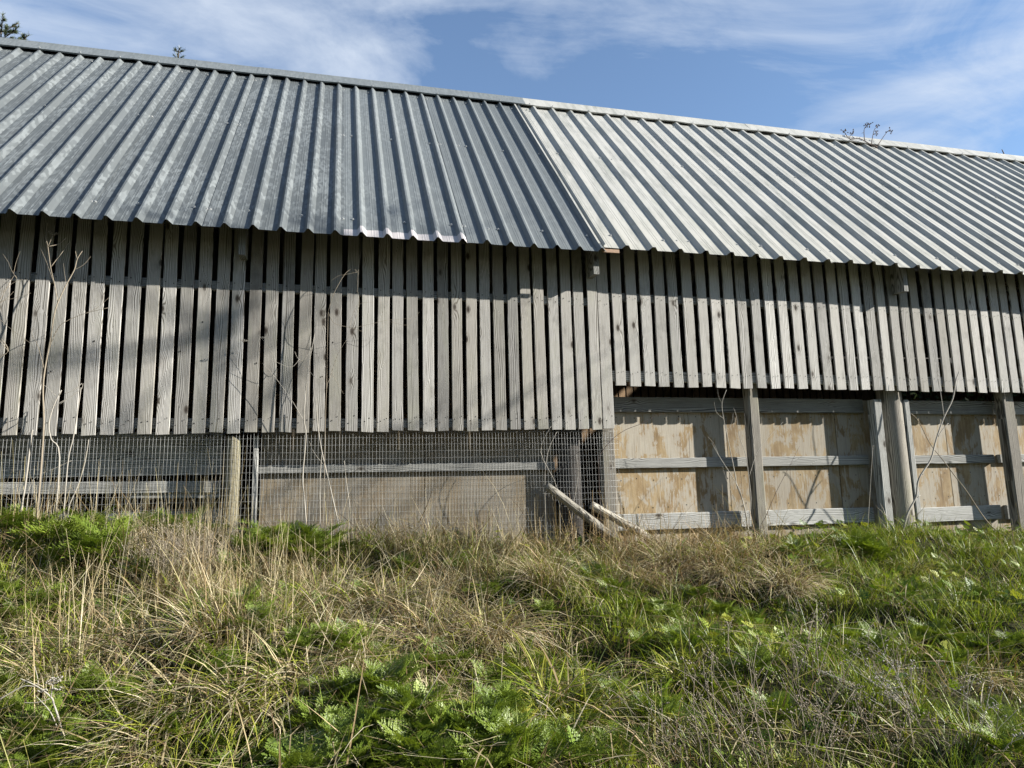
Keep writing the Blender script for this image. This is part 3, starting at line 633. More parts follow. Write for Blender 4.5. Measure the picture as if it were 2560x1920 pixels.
# small leafy seedlings filling the turf
def seedlings():
    rr = np.random.default_rng(21); x, y, z, px, py = scatter(9000); dr = dryness(px, py); patch = np.sin(x * 2.1 + 1.3 * np.sin(y * 2.7)) * np.sin(y * 3.3 + 1.1 * np.sin(x * 1.9))
    keep = rr.random(len(x)) < np.clip(.95 - dr, .1, 1) * np.where(patch > .05, .85, .16); x, y, z = [a[keep] for a in (x, y, z)]; n = len(x)
    V = []; k = 0; az = rr.uniform(0, 6.283, n); el = rr.uniform(.15, 1.2, n); L = rr.uniform(.05, .12, n); ro = rr.normal(0, .4, n)
    d = np.stack([np.cos(az) * np.cos(el), np.sin(az) * np.cos(el), np.sin(el)], 1); sd = np.stack([-np.sin(az), np.cos(az), ro * .5], 1); nr = np.cross(d, sd); p0 = np.stack([x, y, z + rr.uniform(.01, .09, n)], 1)
    quads = []
    for i in range(5):
        t = .25 + .17 * i; w_ = .42 * (1 - t * .75)
        for s_ in (-1, 1):
            b = p0 + d * (L * t)[:, None] - np.array([0, 0, 1]) * (L * .35 * t * t)[:, None]
            for q, (u0, l_) in enumerate(((.0, .5), (.42, .42), (.8, .36))):
                c = b + (sd * s_ * .8 + d * .45) * (L * w_ * u0)[:, None]; e = c + (sd * s_ * (.55 if q % 2 else .85) + d * (.85 if q % 2 else .2) + nr * .12) * (L * w_ * l_ * 1.2)[:, None]; m_ = (c + e) / 2; sw = np.cross(e - c, nr); ss = .32
                quads.append(np.stack([c, m_ + sw * ss, e, m_ - sw * ss], 1))
    tip = p0 + d * L[:, None] - np.array([0, 0, 1]) * (L * .3)[:, None]; quads.append(np.stack([tip - d * (L * .2)[:, None], tip + sd * (L * .07)[:, None], tip + d * (L * .12)[:, None], tip - sd * (L * .07)[:, None]], 1))
    Q = np.stack(quads, 1); nq = Q.shape[1]; V = Q.reshape(-1, 3); nf = n * nq
    me = bpy.data.meshes.new('leafy_seedlings'); me.vertices.add(len(V)); me.vertices.foreach_set('co', V.ravel().astype(np.float32)); me.loops.add(nf * 4); me.loops.foreach_set('vertex_index', np.arange(nf * 4, dtype=np.int32)); me.polygons.add(nf); me.polygons.foreach_set('loop_start', (np.arange(nf) * 4).astype(np.int32)); me.update(calc_edges=True)
    a = me.color_attributes.new('tint', 'FLOAT_COLOR', 'POINT'); cc = np.ones((n, nq * 4, 4)); base = np.array([(.075, .14, .015), (.13, .20, .018), (.20, .26, .026), (.28, .30, .04)])[rr.integers(0, 4, n)]; cc[:, :, :3] = base[:, None, :]; a.data.foreach_set('color', cc.ravel().astype(np.float32))
    return tag(link('leafy_seedlings', me, FOL), 'low ferny green leaves carpeting gaps between the grass', 'leaves', kind='stuff')
seedlings()
# tall straw stems
def stems():
    spots = [(60, 1150, 70, 60, 90), (170, 1170, 90, 60, 90), (280, 1230, 70, 60, 55), (400, 1260, 70, 60, 75), (470, 1300, 60, 60, 70), (590, 1290, 40, 50, 55), (690, 1260, 60, 50, 60), (250, 1350, 140, 50, 45), (850, 1200, 120, 35, 45), (1010, 1190, 90, 30, 40), (1130, 1180, 60, 35, 40),
             (1380, 1170, 70, 30, 80), (1470, 1180, 70, 35, 70), (1560, 1190, 60, 30, 40), (1690, 1180, 60, 25, 18), (1220, 1200, 80, 30, 45), (120, 1420, 120, 60, 40), (540, 1400, 90, 60, 40), (900, 1330, 120, 50, 35), (760, 1190, 120, 30, 60), (940, 1180, 120, 30, 60), (1300, 1180, 100, 30, 50), (480, 1190, 90, 30, 60), (330, 1170, 90, 35, 60)]
    B = []; Ls = []; CL = []
    for (sx_, sy_, rx, ry, n) in spots:
        for _ in range(int(n * 1.35)):
            g = G((sx_ + random.gauss(0, .6) * rx) * P2, (sy_ + random.gauss(0, .6) * ry) * P2); 
            if g[1] > -.06: g = (g[0], -.06 - random.random() * .15, float(gz(g[0], -.1)))
            B.append(g); Ls.append(random.choice([.5, .8, 1, 1, 1.15]) * random.uniform(.28, .66) * (1.0 if sx_ < 620 else .72)); c = STRAWS[random.choice([0, 1, 1, 3, 5, 2])] * random.uniform(.75, 1.1)
            if sx_ > 1150: c = c * np.array([.9, .78, .66])
            CL.append(c)
    B = np.array(B); n = len(B); Ls = np.array(Ls)
    me = blades('dry_grass_stems', B, RNG.uniform(0, 2 * np.pi, n), np.abs(RNG.normal(.05, .34, n)), np.where(RNG.random(n) < .2, RNG.uniform(.6, 1.8, n), RNG.normal(.05, .26, n)), Ls, RNG.uniform(.0016, .0040, n), np.array(CL), 5, tipw=.3, kink=.22)
    return tag(link('dry_grass_stems', me, DRY), 'tall thin straw stems standing in front of the barn wall', 'straw stems', kind='stuff')
stems()
# tussocks
def tussock_mesh(name, n, Lm, dry, droop):
    a = RNG.uniform(0, 2 * np.pi, n); rr = np.sqrt(RNG.random(n)) * .14
    base = np.stack([np.cos(a) * rr, np.sin(a) * rr, np.zeros(n) - .01], 1)
    dm = RNG.random(n) < dry; c = np.where(dm[:, None], STRAWS[RNG.integers(0, 6, n)] * RNG.uniform(.75, 1.1, n)[:, None], GREENS[RNG.integers(0, 5, n)] * np.array([1.05, .95, 1.0]))
    return blades(name, base, np.where(RNG.random(n) < .62, -1.57 + RNG.normal(0, .75, n), a + RNG.normal(0, .8, n)), RNG.uniform(.05, 1.0, n), RNG.uniform(droop * .5, droop * 1.25, n), RNG.uniform(.55, 1.2, n) * Lm, RNG.uniform(.0045, .0095, n), c, 5, kink=.35)
TM = [tussock_mesh('tussock_pale', 420, .42, .85, 1.9), tussock_mesh('tussock_mixed', 420, .44, .55, 1.7), tussock_mesh('tussock_green', 420, .34, .22, 1.5), tussock_mesh('tussock_upright', 360, .40, .75, 1.1)]
TL = ['pale drooping tussock of dead grass on the bank', 'half green half straw tussock with long arching blades', 'dark green arching tussock of long grass blades', 'upright straw coloured tussock of dead grass']
for (tx, ty, k, sc) in [(900, 1400, 0, 1.05), (820, 1330, 0, .9), (1040, 1400, 0, 1.1), (960, 1290, 0, .8), (700, 1330, 3, .9), (430, 1540, 1, 1.1), (560, 1560, 1, 1.05), (300, 1420, 0, .9), (180, 1400, 3, .8), (640, 1500, 1, .9), (480, 1390, 3, 1.0), (350, 1300, 3, .8), (1230, 1560, 2, 1.05), (1160, 1500, 2, .9), (1180, 1260, 3, .8),
                        (1320, 1240, 3, .75), (1450, 1230, 0, .8), (1560, 1250, 0, .8), (2000, 1250, 2, .8), (1950, 1190, 2, .7), (1700, 1270, 0, .8), (1480, 1480, 2, .8), (330, 1640, 1, 1.0), (110, 1470, 1, .8), (760, 1450, 0, .8)]:
    g = G(tx * P2, ty * P2); o = link('grass_tussock', TM[k], DRY if k != 2 else FOL); o.location = g; s = sc * random.uniform(.85, 1.05); o.scale = (s, s, s * random.uniform(.85, 1.0)); o.rotation_euler = (Matrix.Rotation(random.uniform(.15, .4), 3, 'X') @ Matrix.Rotation(random.uniform(-.2, .2), 3, 'Y') @ Matrix.Rotation(random.uniform(-.9, .9), 3, 'Z')).to_euler()
    tag(o, TL[k], 'tussock', 'grass tussocks: ' + TL[k])
# ferny hemlock plants: plant > frond
def frond_mesh(name, seed, mat):
    rr = random.Random(seed); V = []; Fc = []
    def leaf(p, d, nrm, l, wd):
        s = np.cross(nrm, d); s /= np.linalg.norm(s) + 1e-9; b = len(V); z = nrm * wd * .25
        V.extend([p, p + d * l * .45 + s * wd + z, p + d * l, p + d * l * .45 - s * wd + z]); Fc.append((b, b + 1, b + 2)); Fc.append((b, b + 2, b + 3))
    def ax(t): return np.array((t, 0, .22 * t - .42 * t * t)) # arching rachis along +x
    b = len(V)
    for i in range(6):
        t = i / 5; p = ax(t); V.append(p + np.array((0, .006 * (1 - t * .8), 0))); V.append(p - np.array((0, .006 * (1 - t * .8), 0)))
    for i in range(5): q = b + i * 2; Fc.append((q, q + 1, q + 3, q + 2))
    npn = 9
    for i in range(npn):
        t = .26 + .72 * i / npn; pl = .44 * (1 - (t - .26) / .78) ** .85 + .04
        for sd in (-1, 1):
            an = math.radians(58 - 22 * t + rr.uniform(-6, 6)); up = rr.uniform(-.05, .22)
            d = np.array((math.cos(an), sd * math.sin(an), up)); d /= np.linalg.norm(d); p0 = ax(t); nr = np.array((rr.uniform(-.2, .2), -sd * up, 1.0)); nr /= np.linalg.norm(nr)
            s2 = np.cross(nr, d); m = 6
            for q in range(m):
                u = .18 + .78 * q / m; ll = pl * .34 * (1 - u * .72); pp = p0 + d * pl * u - np.array((0, 0, .10 * pl * u * u))
                for sg in (-1, 1):
                    dd = d * .72 + s2 * sg * .7 + nr * rr.uniform(-.15, .3); dd /= np.linalg.norm(dd); leaf(pp, dd, nr, ll * rr.uniform(.85, 1.15), ll * .26)
            leaf(p0 + d * pl * .9, d, nr, pl * .2, pl * .06)
    leaf(ax(.96), np.array((1, 0, -.3)), np.array((.3, 0, 1.0)), .09, .03)
    me = mesh(name, V, Fc); me.materials.append(mat); return me
FM = [frond_mesh('frond', s, FRG) for s in (1, 2, 3)]; FMY = [frond_mesh('frond_yellow', s, FRY) for s in (4, 5)]
def hemlock(g, size, n, label, group, yellow=False):
    e = tag(empty('hemlock_plant', g), label, 'hemlock plant', group)
    for i in range(n):
        o = link('frond', random.choice(FMY if yellow and random.random() < .75 else FM), None, e)
        az = i * 2.399 + random.uniform(-.3, .3); el = math.radians(random.uniform(12, 78)); s = size * random.uniform(.7, 1.15) * (1.1 - .25 * el)
        o.rotation_euler = (random.uniform(-.35, .35), -el, az); o.scale = (s, s, s); o.location = (.02 * math.cos(az), .02 * math.sin(az), random.uniform(.0, .07) * (size / .2))
    return e
HW = [(20, 1150), (70, 1135), (130, 1130), (195, 1150), (250, 1165), (90, 1180), (160, 1190), (320, 1160), (400, 1165), (225, 1200), (545, 1200), (590, 1190), (640, 1185), (680, 1195)]
for p in HW: hemlock(G(p[0] * P2, (p[1] + 25) * P2), random.uniform(.24, .32), 24, 'ferny green hemlock plant growing at the foot of the wire mesh', 'hemlock plants along the wire mesh')
HB = [(700, 1540), (770, 1530), (840, 1520), (900, 1560), (640, 1590), (710, 1600), (780, 1600), (850, 1610), (930, 1620), (990, 1580), (1040, 1620), (600, 1640), (670, 1655), (750, 1660), (830, 1665), (900, 1670), (980, 1665), (1070, 1570), (560, 1670), (1110, 1650), (1060, 1500), (740, 1700), (860, 1710), (960, 1715), (640, 1715), (1050, 1710)]
for p in HB: hemlock(G(p[0] * P2, (p[1] + 15) * P2), random.uniform(.14, .2), 19, 'bright ferny hemlock plant in the dense leafy patch low on the bank', 'hemlock plants in the dense patch low on the bank')
HL = [(300, 1330), (420, 1340), (240, 1380), (480, 1470), (200, 1500), (260, 1520), (560, 1360), (880, 1240), (1000, 1230), (960, 1460), (1120, 1450), (1060, 1290), (780, 1300), (820, 1440), (400, 1620), (480, 1650), (150, 1340), (120, 1230), (310, 1240), (500, 1240), (30, 1560), (100, 1600), (160, 1620), (40, 1640), (210, 1655), (120, 1670), (20, 1510), (40, 1330), (90, 1310), (10, 1290), (620, 1310), (530, 1320), (690, 1400), (640, 1420), (740, 1420), (590, 1440), (30, 1700), (200, 1710)]
for p in HL: hemlock(G(p[0] * P2, (p[1] + 12) * P2), random.uniform(.13, .19), 16, 'dark green ferny hemlock plant half hidden among straw tussocks', 'hemlock plants among the straw tussocks')
HR = [(1330, 1290), (1500, 1300), (1560, 1330), (1180, 1330), (1480, 1400), (1620, 1350), (1700, 1400), (1720, 1200), (1780, 1230), (2050, 1190), (1390, 1400), (1330, 1520), (1420, 1560), (1560, 1500), (1680, 1560), (2140, 1560), (2180, 1640), (1640, 1460), (1980, 1280), (2120, 1300), (1250, 1235), (1280, 1255), (1225, 1215), (1410, 1320), (1440, 1340), (1370, 1310), (1960, 1400), (1900, 1410), (1840, 1390), (2080, 1400), (2150, 1415), (2190, 1400), (1240, 1600), (1290, 1650), (1340, 1640), (1210, 1660), (2010, 1380), (2060, 1440)]
for p in HR: hemlock(G(p[0] * P2, (p[1] + 10) * P2), random.uniform(.11, .16), 15, 'small ferny hemlock plant growing in short green grass', 'small hemlock plants in the short grass')
hemlock(G(1850 * P2, 1150 * P2), .24, 30, 'mound of ferny hemlock in front of the board beside the round pole', 'hemlock mound by the pole'); hemlock(G(1890 * P2, 1160 * P2), .2, 26, 'mound of ferny hemlock in front of the board beside the round pole', 'hemlock mound by the pole')
for p in [(285, 1600), (335, 1620), (1030, 1590), (1120, 1600)]: hemlock(G(p[0] * P2, (p[1] + 10) * P2), .13, 14, 'yellowing ferny hemlock plant low on the bank', 'yellowing hemlock plants', True)

# ---- traced dry stalks (pixel paths on planes just in front of the wall)
def stalk(name, paths, mat, label, cat='dry stalk', heads=(), group=None, blobs=None):
    """paths: (list of (px,py,depth), r0, r1)"""
    tb = TB(); base = None
    for pts, r0, r1 in paths:
        P = [np.array(W(*p)) for p in pts]
        if base is None:
            base = P[0].copy(); gzv = float(gz(base[0], base[1]))
            if base[2] > gzv: P = [np.array((base[0], base[1], gzv - .02))] + P
            base[2] = gzv
        tb.tube(P, r0 * .85, r1 * .85, 6, 4, .08)
    for (px, py, d, r) in heads:                                   # small umbel: spokes with seeds
        c = np.array(W(px, py, d))
        for q in range(9):
            a = q * .7; e = c + np.array((math.cos(a) * r, math.sin(a) * r * .6, r * random.uniform(.3, .9))); tb.tube([c, e], .0012, .0008, 4, 1); tb.blob(e, .004)
    o = tb.build(name, mat, None, True, base); return tag(o, label, cat, group)
def Z(x0, y0, sc, d):                                              # path in a zoomed view -> photo pixels
    return lambda *pts: [(x0 + a / sc, y0 + b / sc, d + (c[0] if c else 0)) for a, b, *c in pts]
z = Z(0, 540, 2.9625, -.16)
stalk('dead_hemlock_stalk', [(z((320, 1640), (318, 1300), (330, 1150), (370, 930), (400, 740), (430, 640), (490, 510), (550, 400), (572, 320), (612, 255)), .0075, .003),
    (z((430, 640), (402, 500), (375, 380, -.03), (355, 230, -.04), (340, 150, -.04), (352, 50, -.04)), .0035, .0018), (z((355, 228, -.04), (380, 170, -.05), (392, 145, -.05)), .002, .0015), (z((357, 226, -.04), (440, 205, -.02), (485, 163)), .003, .002),
    (z((375, 380, -.03), (460, 270), (520, 185, .03)), .0025, .0012), (z((572, 320), (558, 250), (572, 180)), .0025, .002), (z((550, 400), (620, 360), (672, 300)), .0018, .001), (z((360, 990), (430, 830), (510, 770), (630, 722), (800, 680)), .0035, .0015),
    (z((630, 722), (720, 680), (805, 605)), .0016, .001), (z((330, 1150), (280, 960), (235, 880), (250, 820)), .003, .001), (z((400, 500), (340, 330), (288, 215)), .0016, .0008), (z((490, 510), (478, 420), (470, 350)), .0016, .0008)],
    GREY, 'tall forked dead hemlock stalk reaching the eave at the slats end', heads=[(0 + 392 / 2.9625, 540 + 145 / 2.9625, -.21, .03)])
stalk('dead_hemlock_stalk', [(z((440, 1790), (380, 1655), (362, 1540), (400, 1400), (455, 1290)), .0065, .0035), (z((415, 1330), (330, 1255), (235, 1215)), .0018, .001), (z((455, 1290), (440, 1330)), .004, .003), (z((310, 1460), (440, 1385), (590, 1295), (615, 1240)), .003, .0016)],
    STALK, 'pale curved broken hemlock stalk crossing the bottom of the slats')
stalk('dead_hemlock_stalk', [(z((500, 1850), (540, 1655), (560, 1540), (585, 1380), (600, 1270)), .005, .003), (z((475, 1315), (545, 1290), (605, 1240)), .003, .002), (z((440, 1395), (520, 1340), (595, 1280)), .002, .001)], STALK, 'pale straight hemlock stalk with one short side twig over the slats')
z = Z(0, 540, 2.9625, -.22)
stalk('dead_hemlock_stalk', [(z((-60, 1500), (-30, 1100), (60, 1000), (10, 910)), .005, .003), (z((60, 1000), (-40, 870)), .003, .001), (z((-20, 660), (60, 600), (100, 560)), .002, .001), (z((-40, 560), (40, 545), (70, 500), (20, 490)), .0015, .0008), (z((125, 465), (85, 400), (60, 340), (20, 280)), .0016, .0008), (z((100, 430), (120, 340), (150, 260)), .0014, .0008), (z((60, 820), (150, 890), (225, 940)), .0015, .001), (z((-40, 620), (90, 500), (170, 470)), .0016, .0008), (z((-40, 640), (100, 610), (230, 570)), .0014, .0008), (z((-30, 1000), (-20, 700), (-40, 560)), .003, .002), (z((-30, 740), (60, 820)), .0018, .0014), (z((-20, 660), (80, 480), (110, 440), (125, 465)), .0018, .0014)],
    GREY, 'twiggy grey dead weed with fine curled branches at the slats end')
z = Z(0, 1050, 2.458, -.10)
stalk('dead_hemlock_stalk', [(z((105, 640), (120, 580), (142, 480), (165, 330), (190, 110), (200, 60)), .0085, .006)], STALK, 'thick bleached bare stalk in front of the dark planks')
stalk('dead_hemlock_stalk', [(z((420, 560), (440, 490), (480, 400), (522, 260), (545, 120)), .0055, .003), (z((160, 560), (200, 370), (330, 300), (440, 250)), .003, .0015)], STALK, 'slim bleached stalk leaning right in front of the dark planks')
stalk('dead_hemlock_stalk', [(z((1895, 760), (1890, 700), (1880, 620), (1870, 480), (1860, 350), (1880, 100), (1868, 0), (1872, -100), (1892, -310), (1925, -480), (1938, -560)), .0068, .003), (z((1870, 10), (1800, -110), (1700, -250), (1612, -350)), .0024, .001),
    (z((1892, -310), (1960, -250), (2000, -330)), .0014, .0008), (z((1915, -445), (1870, -370), (1830, -380), (1812, -420)), .0022, .0014), (z((1840, -375), (1790, -325), (1700, -355), (1620, -395)), .002, .001), (z((1938, -560), (1945, -640), (1930, -700)), .002, .001), (z((1700, -250), (1690, -380), (1610, -500)), .0014, .0008)],
    STALK, 'tall bleached forked stalk rising beside the round tan post', heads=[(1610 / 2.458, 1050 - 500 / 2.458, -.1, .02), (1500 / 2.458, 1050 - 480 / 2.458, -.12, .02)])
stalk('dead_hemlock_stalk', [(z((2112, 780), (2080, 640), (2030, 420), (1975, 180), (1950, 0), (1945, -130)), .006, .003), (z((2000, 290), (1930, 200), (1900, 130)), .0016, .001)], STALK, 'bleached straight stalk leaning left across the wire mesh')
stalk('dead_hemlock_stalk', [(z((1975, 720), (1970, 640), (1965, 400), (1978, 200)), .0045, .003)], STALK, 'short bleached upright stalk between two taller ones')
stalk('dead_hemlock_stalk', [(z((2135, 760), (2150, 560), (2128, 380), (2115, 250)), .004, .0025)], STALK, 'short bleached stalk bent at the middle by the plywood')
z = Z(800, 560, 2.458, -.14)
stalk('dead_hemlock_stalk', [(z((30, 1350), (40, 1020), (60, 950), (110, 800), (185, 680)), .003, .0012), (z((75, 920), (120, 1000), (145, 1045)), .0014, .0008), (z((50, 540), (90, 610), (200, 640), (260, 660)), .002, .001), (z((200, 640), (330, 610), (420, 590), (560, 580)), .0012, .0007), (z((50, 540), (80, 440), (120, 360), (160, 300), (200, 275), (230, 295)), .002, .0026), (z((230, 295), (160, 310), (110, 320), (60, 355)), .0016, .0008), (z((230, 420), (235, 290), (250, 170), (248, 80)), .0024, .0012), (z((180, 640), (230, 500), (330, 480)), .0012, .0007),
    (z((40, 1020), (45, 760), (50, 540)), .0026, .0018), (z((235, 420), (240, 500), (200, 640)), .0016, .0012), (z((430, 600), (540, 620), (610, 540)), .001, .0006)],
    GREY, 'fine curling dead weed with looping twigs in front of the slats')
z = Z(1780, 900, 3.607, -.14)
stalk('bare_sapling', [(z((335, 1600), (330, 1550), (300, 1370), (270, 1250), (225, 1130), (200, 990), (165, 820), (130, 650), (105, 530), (90, 390), (130, 270)), .009, .002), (z((290, 1330), (250, 1180, -.03), (180, 1050, -.04), (60, 860, -.05), (0, 750, -.05)), .0045, .0018), (z((332, 1500), (350, 1250), (325, 1000), (300, 840), (250, 700), (222, 520), (195, 430)), .005, .0014),
    (z((195, 880), (240, 780), (300, 650)), .002, .001), (z((336, 1050), (400, 850), (500, 710), (640, 560)), .0028, .001), (z((105, 530), (40, 470), (20, 380)), .002, .001), (z((320, 1560), (220, 1300), (130, 1080), (95, 960)), .003, .001), (z((130, 650), (180, 560), (190, 480)), .0014, .0008), (z((60, 860), (20, 760), (-40, 690)), .0016, .0008), (z((250, 700), (300, 600), (290, 480)), .0012, .0008), (z((90, 390), (60, 330), (50, 260)), .0012, .0008)],
    STALK, 'pale bare sapling with upswept branches beside the square post', 'sapling')
stalk('dark_weed_stem', [(z((440, 1500), (480, 1420), (570, 1210), (640, 1070), (705, 945), (790, 775)), .0035, .0014), (z((705, 945), (780, 890), (830, 850)), .0012, .0007)], DARKT, 'thin dark stem leaning right before the plywood', 'weed stem')
z = Z(2160, 900, 3.607, -.18)
stalk('pale_branch', [(z((350, 1540), (362, 1500), (400, 1370), (470, 1230), (495, 1070), (600, 900), (650, 720), (720, 520), (800, 350), (830, 180), (862, 98)), .0125, .0055), (z((668, 690), (715, 620), (760, 570)), .006, .003), (z((722, 515), (690, 290), (668, 150), (672, 20)), .004, .002), (z((480, 1240), (510, 1220)), .004, .002)],
    STALK, 'thick bleached crooked branch leaning up across the slats by the round pole', 'branch')
stalk('pale_branch', [(z((1320, 1640), (1290, 1600), (1150, 1500), (1040, 1360), (930, 1190), (800, 1020), (710, 900), (600, 760), (490, 550), (420, 480)), .0075, .003)], GREY, 'long thin branch leaning left onto the round pole', 'branch')
stalk('weed_stem', [(z((20, 1660), (28, 1600), (50, 1250), (80, 785)), .0035, .0018)], STALK, 'straight thin pale stem with a small seed tip by the double boards', 'weed stem', heads=[(2160 + 80 / 3.607, 900 + 785 / 3.607, -.18, .01)])
stalk('weed_stem', [(z((320, 1580), (250, 1460), (100, 1310)), .003, .0015), (z((1330, 1650), (1340, 1500), (1330, 1430)), .003, .0015)], GREY, 'short dry stem bending left at the foot of the round pole', 'weed stem')
z = Z(2160, 900, 3.607, -.55)
stalk('dark_weed_stem', [(z((1420, 1800), (1340, 1600), (1350, 1500), (1380, 1400)), .004, .0016)], DARKT, 'short dark upright weed stem standing in green grass', 'weed stem')
z = Z(1400, 860, 4.1475, -.12)
stalk('dark_weed_stem', [(z((400, 1260), (430, 1130), (540, 990), (680, 890), (860, 820), (1000, 738), (1070, 725), (1105, 742)), .0034, .0016), (z((540, 990), (620, 1010), (680, 1090)), .0012, .0006)], DARKT, 'dark arching bramble stem in front of ochre plywood', 'bramble stem')
for (pts, lab) in [([(1395, 1228), (1352, 1130), (1378, 1065)], 'pale reed stem standing at the leaning log end'), ([(1362, 1208), (1370, 1130), (1392, 1080)], 'paired pale reed stem beside the leaning log end'), ([(1430, 1290), (1445, 1190), (1440, 1135)], 'short reed stem behind the two logs')]:
    stalk('reed_stem', [([(a, b, -.06) for a, b in pts], .003, .002)], STALK, lab, 'reed stem')
z = Z(0, 1280, 2.593, 0)
def onbank(name, gpx, paths, mat, label, cat, heads=()):
    g = G(*gpx); d = g[1]; stalk(name, [([(a, b, d + (c[0] if c else 0)) for a, b, *c in p], r0, r1) for p, r0, r1 in paths], mat, label, cat, heads=[(a, b, d, r) for a, b, r in heads])
q = lambda *pts: [(a / 2.593, 1280 + b / 2.593) for a, b in pts]
onbank('dead_umbel_stalk', (158, 1898), [(q((412, 1610), (395, 1400), (350, 1250), (330, 1200), (240, 1130), (130, 1080)), .0055, .0025), (q((330, 1200), (342, 1120)), .003, .002), (q((322, 1210), (240, 1235), (150, 1235)), .002, .001), (q((-20, 1225), (150, 1130), (245, 1125), (225, 1000)), .003, .0014), (q((372, 1400), (322, 1290), (230, 1190)), .003, .0014)],
    STALK, 'bleached umbel stalk with clustered seed heads low on the bank', 'dry stalk', [(345 / 2.593, 1280 + 1120 / 2.593, .022), (360 / 2.593, 1280 + 1100 / 2.593, .02), (275 / 2.593, 1280 + 1170 / 2.593, .015), (370 / 2.593, 1280 + 1160 / 2.593, .012)])
onbank('fallen_stick', (655, 1400), [([(570, 1372), (635, 1384), (725, 1400)], .005, .003)], STALK, 'pale fallen stick lying below the round tan post', 'stick')
onbank('fallen_stick', (620, 1920), [([(480, 1853), (560, 1890), (640, 1915)], .004, .003)], STALK, 'pale bent stick lying low among tussocks', 'stick')
onbank('fallen_stick', (1560, 1465), [([(1478, 1490), (1520, 1472), (1555, 1462)], .005, .003)], STALK, 'broken straw coloured stick lying in matted brown grass', 'stick')

# ---- dead twiggy bushes
def dead_bush(g, n, h, lean, mat, label, group, seed):
    rr = random.Random(seed); tb = TB()
    for i in range(n):
        a = rr.uniform(0, 6.28); b = np.array((math.cos(a) * .05, math.sin(a) * .05, -.02)); L = h * rr.uniform(.55, 1.1)
        d = np.array((lean + rr.gauss(0, .35), rr.gauss(-.05, .25), 1.0)); d /= np.linalg.norm(d); bend = np.array((rr.gauss(0, .12), rr.gauss(0, .12), -.1)) * L
        pts = [b + d * L * t + bend * t * t + np.array((rr.gauss(0, .006), rr.gauss(0, .006), 0)) for t in (0, .35, .7, 1)]
        tb.tube(pts, .0019, .0008, 5, 2)
        for t in (.4, .55, .7, .8, .9, .97):
            if rr.random() < .75:
                p = b + d * L * t + bend * t * t; dd = d * .6 + np.array((rr.gauss(0, .6), rr.gauss(0, .6), .2)); dd /= np.linalg.norm(dd); l2 = L * rr.uniform(.08, .25); e = p + dd * l2
                tb.tube([p, p + dd * l2 * .5 + np.array((0, 0, .004)), e], .0010, .0006, 4, 2)
                for _ in range(rr.randint(1, 4)): tb.blob(e + np.array((rr.gauss(0, .008), rr.gauss(0, .008), rr.gauss(0, .008))), rr.uniform(.0025, .005))
    o = tb.build('dead_weed_bush', mat, None, True); o.location = g
    return tag(o, label, 'dead weed', group)
bl = 'grey twiggy dead weed with tiny dried seed heads over green grass'
for i, (bx, by, n, h, ln, mt) in enumerate([(1640, 1690, 9, .55, -.25, GREY), (1600, 1650, 5, .5, -.1, GREY), (1720, 1660, 6, .48, .15, GREY), (1800, 1600, 6, .36, -.3, GREY), (1900, 1640, 8, .3, .1, GREY), (2010, 1640, 6, .28, -.2, GREY), (1960, 1540, 14, .36, -.7, STALK), (1930, 1470, 10, .35, -.2, GREY), (1740, 1480, 9, .38, .1, GREY), (1480, 1680, 4, .5, -.5, GREY), (1540, 1700, 5, .5, .05, GREY), (2120, 1640, 5, .35, .1, STALK), (1780, 1700, 7, .4, .1, GREY), (2060, 1520, 9, .3, -.2, GREY)]):
    dead_bush(G(bx * P2, by * P2), n, h, ln, mt, bl, 'dead weeds over the green grass', i)
for i, (bx, by) in enumerate([(385, 1230), (440, 1250), (350, 1270)]):
    dead_bush(G(bx * P2, by * P2), 34, .36, 0, GREY, 'dense brown twiggy dead weed clump among straw stems by the mesh', 'brown weed clumps by the mesh', 50 + i)

